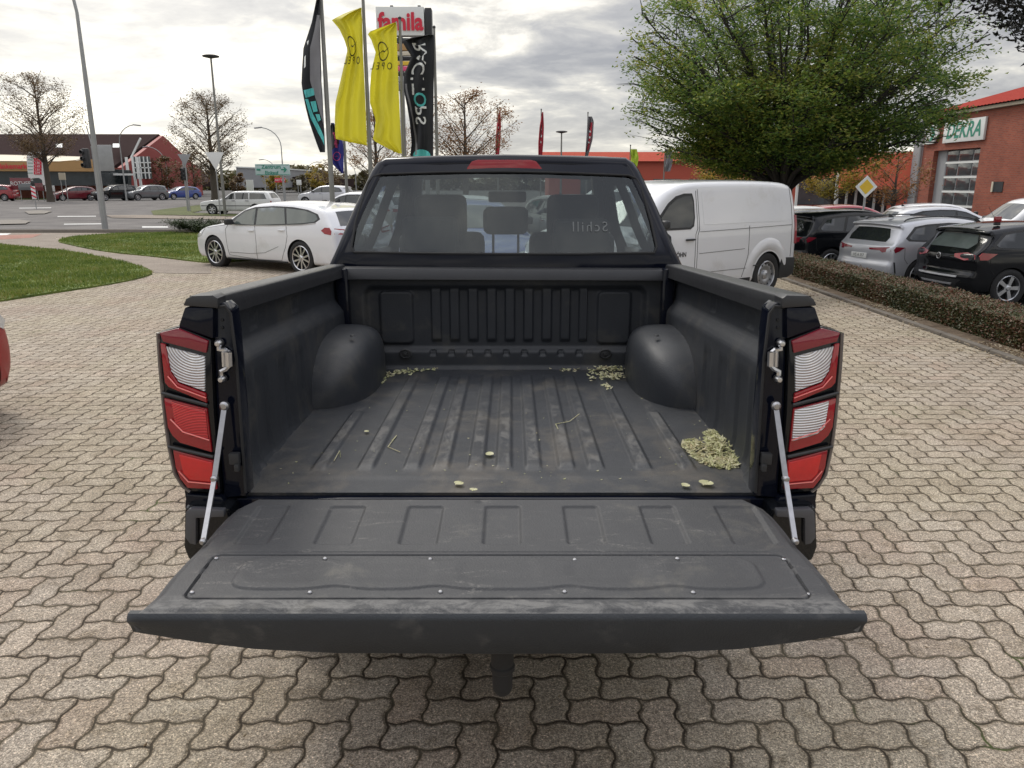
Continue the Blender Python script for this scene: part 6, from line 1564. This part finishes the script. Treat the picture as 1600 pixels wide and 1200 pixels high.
MB().prism([at(448, 276, 160), at(532, 279, 160), at(532, 292, 160), at(448, 292, 160)], (0, 14, 0)).build('wall', M['brownroof'], h_, world=True, smooth=False)
for px in (466, 477, 500): MB().prism([at(px-2, 281, 159.7), at(px+2, 281, 159.7), at(px+2, 286, 159.7), at(px-2, 286, 159.7)], (0, .2, 0)).build('window', M['cream'], h_, world=True)

# ------------------------------------------------------------------ poles, lamps, signs
def lpole(px, py, D, z0=0): p = gnd(px, py, z0) if D is None else at(px, py, D); return Vector((p.x, p.y, z0))
def street_lamp(lab, base, h, arm, dirx, r=.06, group='curved street lamps'):
    o = thing('street_lamp', lab, 'street lamp', base, 0, group); g = MB()
    pts = [(0, 0, 0), (0, 0, h*.5), (0, 0, h-arm*.9)]
    for k in range(1, 7):
        a = k/6*pi/2*.92; pts.append((dirx*arm*(1-cos(a)), 0, h-arm*.9+arm*.9*sin(a)))
    g.tube(pts, [r*1.5, r*1.1]+[r*.75]*(len(pts)-2), 8); g.build('pole', M['galv'], o)
    e = Vector(pts[-1]); MB().box(e+Vector((dirx*.35, 0, -.02)), (.75, .22, .12), (0, radians(6)*dirx, 0), bev=.04).build('lamp_head', M['metalgrey'], o)
    return o
b = gnd(165, 361); street_lamp('tall thick mast lamp in front of the traffic light at the left', (b.x, b.y, 0), 9.6, 2.4, -1, .075)
street_lamp('curved street lamp before the supermarket gable', (at(195, 290, 80).x, 80, 0), at(205, 195, 80).z, 1.8, 1)
street_lamp('curved street lamp right of the road sign', (at(443, 280, 78).x, 78, 0), at(425, 199, 78).z, 2.0, -1)
street_lamp('thin curved lamp between gable and brown house', (at(262, 285, 105).x, 105, 0), at(240, 229, 105).z, 2.4, -1)
street_lamp('small far curved lamp above the road sign', (at(432, 285, 125).x, 125, 0), at(420, 249, 125).z, 2, -1)
street_lamp('far curved lamp left of the first flagpole', (at(479, 285, 125).x, 125, 0), at(490, 253, 125).z, 2, 1)
street_lamp('farther curved lamp beside the first flagpole', (at(497, 285, 140).x, 140, 0), at(508, 257, 140).z, 2, 1)
street_lamp('far curved lamp behind the blue banner', (at(556, 285, 120).x, 120, 0), at(546, 252, 120).z, 2, -1)
def disc_lamp(lab, px, py, D, ytop):
    b = at(px, py, D); h = at(px, ytop, D).z; o = thing('disc_lamp', lab, 'street lamp', (b.x, D, 0), 0, 'lamps with a flat round head')
    g = MB(); g.tube([(0, 0, 0), (0, 0, h*.5), (0, 0, h-.1)], [.09, .07, .05], 8); g.build('pole', M['greypole'], o)
    g = MB(); g.lathe([(0, h-.12), (.10, h-.10), (.42, h-.03), (.44, h+.02), (.30, h+.07), (0, h+.09)], 24); g.build('lamp_head', M['plastic'], o)
disc_lamp('tall lamp with a flat round head beside the half bare tree', 352, 335, 44, 88)
disc_lamp('small lamp with a flat head over the red roof', 877, 240, 60, 206)
# traffic light mast
def traffic_light(lab, px, D, y1, y2, ytop, side=-1):
    b = at(px, 300, D); o = thing('traffic_light', lab, 'traffic light', (b.x, D, 0)); z1 = at(px, y1, D).z; z2 = at(px, y2, D).z; zt = at(px, ytop, D).z
    MB().tube([(0, 0, 0), (0, 0, zt)], .065, 8).build('pole', M['galv'], o)
    g = MB(); h = z1-z2; g.box((side*.35, -.05, (z1+z2)/2), (.32, .28, h), bev=.05); hd = g.build('signal_head', M['plastic'], o)
    for k in range(3):
        z = z1-h*(k+.5)/3; g = MB(); g.lathe([(.11, 0), (.12, 0), (.12, .16), (.11, .16)], 14, Matrix.Translation((side*.35-.10 if side else 0, -.12, z)) @ Matrix.Rotation(radians(100), 4, 'X') @ Matrix.Rotation(radians(-20), 4, 'Y')); g.build('visor', M['plastic'], hd)
    return o
t1 = traffic_light('traffic light with three lenses beside the thick mast', 153, 43, 232, 263, 228)
MB().box((.55, 0, at(165, 247, 43).z), (1.0, .06, 1.35), bev=.02).build('back_board', M['galv'], t1)
MB().tube([(0, 0, at(150, 228, 43).z), (-.15, 0, at(138, 197, 43).z)], .03, 6).build('antenna', M['galv'], t1)
traffic_light('small traffic light beside the red banner', 291, 50, 262, 281, 246, side=0)
def giveway(lab, px, yt, yb, D, back=True):
    b = at(px, 300, D); o = thing('give_way_sign', lab, 'road sign', (b.x, D, 0), 0, 'triangular give way signs'); z1, z2 = at(px, yt, D).z, at(px, yb, D).z; w_ = (z1-z2)*.56
    MB().tube([(0, 0, 0), (0, 0, z1)], .035, 6).build('post', M['galv'], o)
    MB().prism([(-w_, -.05, z1), (w_, -.05, z1), (0, -.05, z2)], (0, .02, 0), bev=.006).build('plate', M['metalgrey'] if back else M['gwhite'], o)
giveway('triangular sign plate above the small traffic light', 294, 241, 260, 49)
giveway('pale triangular sign plate beside the tall round-headed lamp', 341, 238, 266, 43, False)
o = thing('road_sign', 'pale green direction sign with arrow on two posts', 'road sign', (at(425, 290, 62).x, 62, 0)); D = 62
z1, z2 = at(425, 256.5, D).z, at(425, 274, D).z; xa, xb = at(399, 265, D).x, at(453, 265, D).x
MB().box(((xa+xb)/2, D, (z1+z2)/2), (xb-xa, .08, z1-z2), bev=.02).build('board', M['signblue'], o, world=True)
for px in (412, 440): MB().tube([(at(px, 265, D).x, D+.08, 0), (at(px, 265, D).x, D+.08, z1)], .05, 6).build('post', M['galv'], o, world=True)
F = FP(D-.05, 424, 265)
put_text('Zentrum', F, 0, .20, .42, M['gteal'], o, e=.01, bold=.008); put_text('Einkauf', F, 0, -.24, .36, M['gteal'], o, e=.01, bold=.008)
g = MB(); g.raw([F(a, b, .012) for a, b in ((.75, .05), (1.02, .05), (.92, .20), (1.02, .20), (1.22, 0), (1.02, -.20), (.92, -.20), (1.02, -.05), (.75, -.05))], [(0, 1, 7, 8), (1, 2, 3, 4), (1, 4, 7), (7, 4, 5, 6)]); g.build('arrow', M['gteal'], o, world=True, recalc=False)
g = MB(); g.box(F(-1.0, .0, .012), (.30, .01, .14)); g.build('pictogram', M['gteal'], o, world=True)
fr = MB()
for a, b, c, d in ((xa, xb, z1-.03, z1-.08), (xa, xb, z2+.03, z2+.08)): fr.box(((a+b)/2, D-.047, (c+d)/2), (b-a-.1, .01, .035))
fr.build('border', M['gteal'], o, world=True)
# fuel price totem
D = 84; o = thing('price_totem', 'white rounded price totem with red number column under the bare tree', 'sign', (at(57, 290, D).x, D, 0))
pl = chaikin([at(px, py, D).to_tuple() for px, py in ((41, 240), (48, 236), (64, 236), (68, 244), (72, 288), (67, 290), (65, 278), (48, 278), (46, 284), (43, 270))], 1)
MB().prism(pl, (0, .5, 0)).build('board', M['gwhite'], o, world=True)
for k in range(5):
    F = FP(D-.02, 59, 249.5+k*5.2); g = MB(); g.box(F(0, 0, .02), (.80, .02, .30)); g.build('number_field', M['sred'], o, world=True)
    put_text(('1.74', '1.80', '1.69', '1.66', '0.99')[k], F, 0, 0, .30, M['gwhite'], o, e=.05)
    F = FP(D-.02, 47.5, 249.5+k*5.2); g = MB(); g.box(F(0, 0, .02), (.55, .01, .05)); g.build('row_mark', M['gteal'], o, world=True)
def board(lab, D, x0, y0, x1, y1, mat, txt=None, tm='gwhite', size=.5, name='hoarding', cat='sign', posts=True):
    p, q = at(x0, y0, D), at(x1, y1, D); o = thing(name, lab, cat, ((p.x+q.x)/2, D, 0))
    MB().box(((p.x+q.x)/2, D, (p.z+q.z)/2), (q.x-p.x, .08, p.z-q.z), bev=.01).build('board', M[mat], o, world=True)
    if posts: 
        for xx in (p.x+.1, q.x-.1): MB().tube([(xx, D+.06, 0), (xx, D+.06, p.z)], .04, 6).build('post', M['galv'], o, world=True)
    if txt: put_text(txt, FP(D-.05, (x0+x1)/2, (y0+y1)/2), 0, 0, size, M[tm], o, e=.01)
board('dark red hoarding at the foot of the supermarket', 80, 15, 278, 50, 296, 'darkred', 'ROTHER', size=.55)
board('grey banner low in front of the dark red hoarding', 79, 28, 287, 50, 297, 'grey')
board('round edged dark red sign at the foot of the totem', 79, 54, 286, 68, 298, 'darkred')
board('pale low banner right of the totem', 79, 70, 290, 86, 299, 'offwhite')
board('small pale orange sign beside the bare tree trunk', 78, 91, 270, 103, 281, 'cream')
board('white board under the road sign', 70, 384, 281, 397, 301, 'gwhite', posts=False)
board('small red sign behind the road sign posts', 85, 429, 278, 446, 285, 'sred', 'NETTO', size=.32)
board('small white sign on a post left of the first flagpole', 72, 463, 281, 471, 289, 'gwhite')
# beacon on the island
b = gnd(57, 326.5); o = thing('beacon', 'red and white striped beacon on the traffic island', 'road sign', (b.x, b.y, 0)); z1, z2 = at(55, 291, b.y).z, at(55, 311, b.y).z
MB().tube([(0, 0, 0), (0, 0, z1)], .03, 6).build('post', M['galv'], o); MB().box((0, -.05, (z1+z2)/2), (.30, .03, z1-z2), bev=.01).build('plate', M['gwhite'], o)
for k in range(3):
    zz = z2+(z1-z2)*(k+.35)/3; MB().prism([(-.15, -.068, zz+.10), (.15, -.068, zz-.06), (.15, -.068, zz+.06), (-.15, -.068, zz+.22)], (0, .002, 0)).build('stripe', M['sred'], o)
MB().lathe([(0, z1+.02), (.07, z1+.03), (.14, z1+.13), (.15, z1+.25), (.10, z1+.36), (0, z1+.4)], 14, Matrix.Diagonal((1, .4, 1, 1))).build('lamp', M['plastic'], o)
# yellow diamond priority sign
D = 26; p = at(1353, 292, D); o = thing('priority_sign', 'yellow diamond sign with white border on a thin post', 'road sign', (p.x, D, -.45)); r = .36
for rr, mt, e in ((r, 'gwhite', 0), (r*.66, 'syel', .006)):
    MB().prism([(p.x-rr, D-.04-e, p.z), (p.x, D-.04-e, p.z-rr), (p.x+rr, D-.04-e, p.z), (p.x, D-.04-e, p.z+rr)], (0, .012, 0)).build('plate' if rr == r else 'yellow_field', M[mt], o, world=True)
MB().tube([(p.x, D, -.45), (p.x, D, p.z+.1)], .03, 8).build('post', M['galv'], o, world=True)
for px, py, lab in ((1245, 300, 'pale post left of the dark shop windows'), (1308, 285, 'pale post before the dark shop windows')):
    p = at(px, py, 44); g = MB(); g.tube([(0, 0, 0), (0, 0, p.z+1.0)], .08, 8); o = g.build('bollard_post', M['gwhite'], None); o.location = (p.x, 44, -.45); tag(o, lab, 'post')
# beacon and aerial on the black suv
o = thing('warning_light', 'red lamp cube standing on the roof of the right-hand black suv', 'lamp', (at(1558, 345, 14.3).x, 14.3, at(1558, 345, 14.3).z))
p0 = at(1558, 348, 14.3); MB().box(p0+Vector((0, 0, .06)), (.11, .09, .11), bev=.02).build('lens', M['redlens'], o, world=True); MB().box(p0+Vector((0, 0, -.02)), (.09, .08, .05), bev=.01).build('base', M['plastic'], o, world=True)
g = MB(); g.tube([at(1557, 347, 14.25), at(1545, 323, 14.25)], .003, 4); g.build('aerial', M['plastic'], o, world=True)
# graphic on the far van
F = onwall((0, 0, 0), (1, 0, 0), (0, 0, 1), (0, 1, 0))

# ------------------------------------------------------------------ flags
M['fyel'] = leafmat('yellow_cloth', [(.62, .56, .030), (.68, .62, .045)], .5, .45)
M['fblack'] = pmat('black_cloth', (.018, .020, .024), .8, var=.3, scale=3)
M['fgrey'] = pmat('grey_cloth', (.20, .20, .21), .8, var=.2, scale=3)
M['fteal'] = pmat('teal_cloth', (.10, .50, .48), .7, var=.15)
M['fblue'] = pmat('blue_cloth', (.03, .035, .22), .7, var=.2)
M['fred'] = pmat('red_cloth', (.42, .03, .05), .7, var=.2)
M['fpink'] = pmat('pink_print', (.72, .10, .22), .7, var=.1)
M['flime'] = pmat('lime_cloth', (.45, .60, .05), .7, var=.15)
def flagpole(lab, px0, D, ztop, r=.06, group='tall flagpoles behind the white estate car'):
    p = at(px0[0], px0[1], D); o = thing('flagpole', lab, 'flagpole', (p.x, D, 0), 0, group)
    MB().tube([(0, 0, 0), (0, 0, ztop*.5), (0, 0, ztop)], [r, r*.85, r*.6], 10).build('pole', M['greypole'], o)
    MB().lathe([(0, ztop-.02), (r*.8, ztop), (r*.8, ztop+.05), (0, ztop+.09)], 10).build('cap', M['plastic'], o)
def flag(lab, rows, D, mat, seed=0, amp=.10, freq=2.2, group='advertising flags', nu=26, nv=44, tilt=0):
    ys = [r[0] for r in rows]; L = [(r[0], r[1]) for r in rows]; R = [(r[0], r[2]) for r in rows]
    def F(u, v, e=0):
        py = lerp(ys[0], ys[-1], v); px = lerp(interp(L, py), interp(R, py), u)
        w_ = (1-u)*1.0+.15
        dd = amp*w_*(sin(u*2*pi*freq+v*3.3+seed)+.5*sin(u*5+v*9+seed*2))+tilt*(1-u)+.03*sin(v*14+u*6+seed)
        return at(px, py, D+dd-e)
    c = F(1, .5); o = thing('flag', lab, 'flag', (c.x, c.y, c.z), 0, group)
    g = MB(); g.grid(lambda u, v: F(u, v), nu, nv); cl = g.build('cloth', M[mat], o, world=True, ang=180)
    return o, F, cl
def fprint(o, F, polys, mat, name='print', e=.02):
    g = MB()
    for pl in polys:
        pl = dens(pl, .04); v, fs = cdt_fill([pl], .05); V = [g.bm.verts.new(F(p.x, p.y, e)) for p in v]
        for t in fs:
            try: g.bm.faces.new([V[i] for i in t])
            except ValueError: pass
    return g.build(name, M[mat], o, world=True, recalc=False)
def ftext(o, F, txt, u, v, size, asp, mat, rot=0, mirror=True, spacing=1.0, bold=0, e=.025):
    vs, fs = text_geo(txt, size, spacing=spacing, bold=bold); g = MB(); c, s = cos(rot), sin(rot)
    q = []
    for p in vs:
        x, y = (-p.x if mirror else p.x), p.y
        x, y = x*c-y*s, x*s+y*c
        q.append(F(u+x, v-y*asp, e))
    g.raw(q, fs); return g.build('lettering', M[mat], o, world=True, recalc=False, smooth=False)
flagpole('flagpole nearest to the white estate car, carrying the dark flag', (525, 408), 18.0, 6.6)
flagpole('flagpole of the left yellow flag', (578, 240), 20.5, 6.6)
flagpole('flagpole of the right yellow flag', (632, 250), 23.0, at(621, 30, 23).z)
flagpole('flagpole of the black flag with vertical letters', (683, 245), 26.0, at(680, 44, 26).z)
flagpole('short flagpole of the small blue and red banner', (540, 260), 33.0, at(538, 190, 33).z, .07)
# bolt-and-ring emblem, mirrored because the back of the cloth faces us
def bolt(o, F, u, v, ru, rv, mat='ink'):
    ring = []; n = 26
    pls = []
    for k in range(n):
        a0, a1 = 2*pi*k/n, 2*pi*(k+1)/n; q = []
        for a, r in ((a0, 1), (a1, 1), (a1, .86), (a0, .86)): q.append(F(u+ru*r*cos(a), v+rv*r*sin(a), .02))
        pls.append(q)
    g = MB()
    for q in pls: g.raw(q, [(0, 1, 2, 3)])
    for poly in ([(-1.55, -.55), (-.1, .12), (.15, .0), (.1, -.10), (-.2, -.02)], [(1.55, .55), (.1, -.12), (-.15, .0), (-.1, .10), (.2, .02)]):
        g.raw([F(u-ru*a, v+rv*b, .022) for a, b in poly], [tuple(range(5))])
    g.build('emblem', M[mat], o, world=True, recalc=False)
o, F, cl = flag('yellow flag on the left, reaching up out of the picture', [(12, 563, 565), (20, 540, 565), (31, 518, 566), (45, 530, 566), (62, 538, 567), (78, 543, 567), (117, 534, 569), (161, 524, 571), (190, 523, 572), (217, 524, 573), (222, 545, 573), (227, 570, 574)], 20.4, 'fyel', 1)
bolt(o, F, .35, .28, .22, .075); ftext(o, F, 'OPEL', .40, .385, .26, .30, 'ink', spacing=1.6)
o, F, cl = flag('yellow flag on the right in front of the pylon', [(35, 617, 619), (42, 597, 620), (51, 573, 620), (62, 580, 620), (82, 587, 621), (112, 580, 622), (140, 578, 623), (161, 578, 624), (187, 587, 625), (205, 585, 626), (219, 582, 627), (229, 600, 627), (240, 622, 628)], 22.9, 'fyel', 4)
bolt(o, F, .38, .22, .22, .075); ftext(o, F, 'OPEL', .36, .335, .26, .30, 'ink', spacing=1.6)
o, F, cl = flag('narrow dark flag with a turquoise patch on the left pole', [(-60, 500, 501), (-20, 498, 500), (0, 494, 500), (35, 487, 500), (75, 474, 501), (105, 472, 502), (131, 471, 502.5), (150, 474, 504), (170, 478, 505), (190, 483, 506), (208, 489, 507), (228, 496, 508), (238, 500, 508)], 17.9, 'fblack', 2, amp=.05, freq=1.2)
fprint(o, F, [[(.55, .28), (.95, .28), (.97, .86), (.80, .80), (.42, .62), (.38, .45)]], 'fgrey')
fprint(o, F, [[(.05, .675), (.62, .66), (.58, .70), (.10, .715)], [(.06, .72), (.22, .72), (.35, .80), (.62, .86), (.92, .92), (.90, .965), (.45, .90), (.15, .82)]], 'fteal')
fprint(o, F, [[(.32, .735), (.62, .73), (.66, .785), (.40, .79)], [(.50, .80), (.75, .80), (.80, .83), (.6, .84)]], 'fteal', e=.03)
fprint(o, F, [[(.08, .50), (.16, .49), (.18, .55), (.10, .56)], [(.10, .42), (.20, .41), (.22, .44)]], 'gwhite')
o, F, cl = flag('black flag with white and turquoise letters running upwards', [(54, 672, 677), (58, 645, 678), (62, 627, 678), (75, 634, 678), (88, 643, 678), (100, 638, 678), (117, 631, 678), (142, 631, 677.5), (165, 636, 677.5), (190, 640, 677), (222, 643, 677), (246, 641, 677)], 25.9, 'fblack', 3, amp=.13)
for k, ch in enumerate('SPOTICAR'):
    ftext(o, F, ch, .50+.04*sin(k), .70-k*.085, .62, .25, 'fteal' if ch in 'O' else 'gwhite', rot=pi/2, bold=.006)
fprint(o, F, [chaikin([(.10, 1.0), (.12, .96), (.30, .935), (.60, .935), (.85, .96), (.90, 1.0)], 1)], 'fteal')
fprint(o, F, [[(.04, .40), (.10, .40), (.30, .98), (.20, .98)]], 'fgrey')
o, F, cl = flag('small banner, red lettering above and blue below', [(192, 517, 522), (205, 516, 528), (222, 517, 536), (240, 516, 537), (252, 515, 537), (262, 525, 537), (271, 534, 537)], 32.9, 'fblue', 6, amp=.12, nu=14, nv=24)
fprint(o, F, [[(.05, .02), (.8, .02), (.7, .40), (.05, .55)]], 'fblack')
ftext(o, F, 'familia', .42, .34, .34, .36, 'fpink', rot=pi/2, bold=.01); bolt(o, F, .5, .66, .28, .09, 'fpink')
for k, (px, yt, w0, lab) in enumerate(((781, 170, 8, 'furled red flag left of centre above the cab roof'), (848, 173, 8, 'furled red flag right of centre above the cab roof'), (918, 178, 12, 'grey and red flag blown to the right above the red roof'))):
    D = 46; flagpole('thin pole of the '+lab, (px-3 if k < 2 else px-1, 250), D, at(px, yt-1, D).z, .05, 'thin flagpoles beyond the pickup')
    sgn = 1 if k == 2 else -1
    rows = [(yt+2, px-1, px+1), (yt+25, px-5, px+2), (yt+50, px-7, px+1), (yt+74, px-7, px-1)] if k < 2 else [(yt+4, px, px+7), (yt+12, px, px+10), (yt+40, px-2, px+8), (yt+55, px-3, px+4), (yt+66, px-4, px+1)]
    o, F, cl = flag(lab, rows, D-.1, 'fred' if k < 2 else 'fgrey', k, amp=.15, nu=8, nv=20, group='furled flags beyond the pickup')
    if k == 2: fprint(o, F, [[(.35, .15), (.8, .15), (.75, .85), (.35, .85)]], 'fred')
    fprint(o, F, [[(.35, .35), (.6, .36), (.6, .40), (.35, .40)], [(.4, .5), (.65, .5), (.65, .55), (.4, .55)], [(.35, .62), (.6, .64), (.6, .68), (.35, .67)]], 'gwhite', e=.04)
for px, lab, mt in ((988, 'lime green flag in front of the red retail building', 'flime'), (1042, 'pale blue flag under the left edge of the broad tree', 'fgrey')):
    D = 48; flagpole('thin pole of the '+lab, (px-4, 260), D, at(px, 228, D).z, .05, 'thin flagpoles beyond the pickup')
    o, F, cl = flag(lab, [(233, px-3, px+7), (246, px-2, px+10), (258, px-3, px+8), (268, px-3, px+5)], D-.1, mt, px, amp=.12, nu=8, nv=14, group='furled flags beyond the pickup')
# supermarket pylon
D = 39; o = thing('advertising_pylon', 'tall pylon with red letters on a light board and small boards below', 'sign pylon', (at(645, 250, D).x, D, 0))
p, q = at(588, 12, D), at(664, 57, D)
MB().box(((p.x+q.x)/2, D, (p.z+q.z)/2), (q.x-p.x, .5, p.z-q.z), bev=.03).build('top_board', M['gwhite'], o, world=True)
MB().box((q.x+.19, D+.1, (p.z+q.z)/2-.04), (.30, .6, p.z-q.z), bev=.02).build('board_end', M['plastic'], o, world=True)
put_text('famila', FP(D-.27, 626, 35), 0, 0, 1.05, M['sred'], o, e=.03, bold=.035, sx=.86)
for x in (612, 655): MB().box(at(x, 10.5, D), (.14, .14, .10), bev=.02).build('roof_light', M['plastic'], o, world=True)
for (y0, y1, mt, e) in ((60, 68, 'shopdark', 0), (69, 80, 'ochre', .02), (81, 88, 'cream', .04), (89, 95, 'ink', .06), (96, 103, 'syel', .08), (104, 112, 'fpink', .10), (113, 119, 'ink', .12), (120, 129, 'metalgrey', .14), (130, 142, 'fgrey', .16)):
    p, q = at(620, y0, D), at(664, y1, D); MB().box(((p.x+q.x)/2, D-.03, (p.z+q.z)/2), (q.x-p.x, .3, p.z-q.z-.02), bev=.01).build('small_board', M[mt], o, world=True)
for px in (624, 661):
    p = at(px, 60, D); MB().box((p.x, D+.3, p.z/2+.6), (.22, .22, p.z+1.2), bev=.01).build('post', M['galv'], o, world=True)
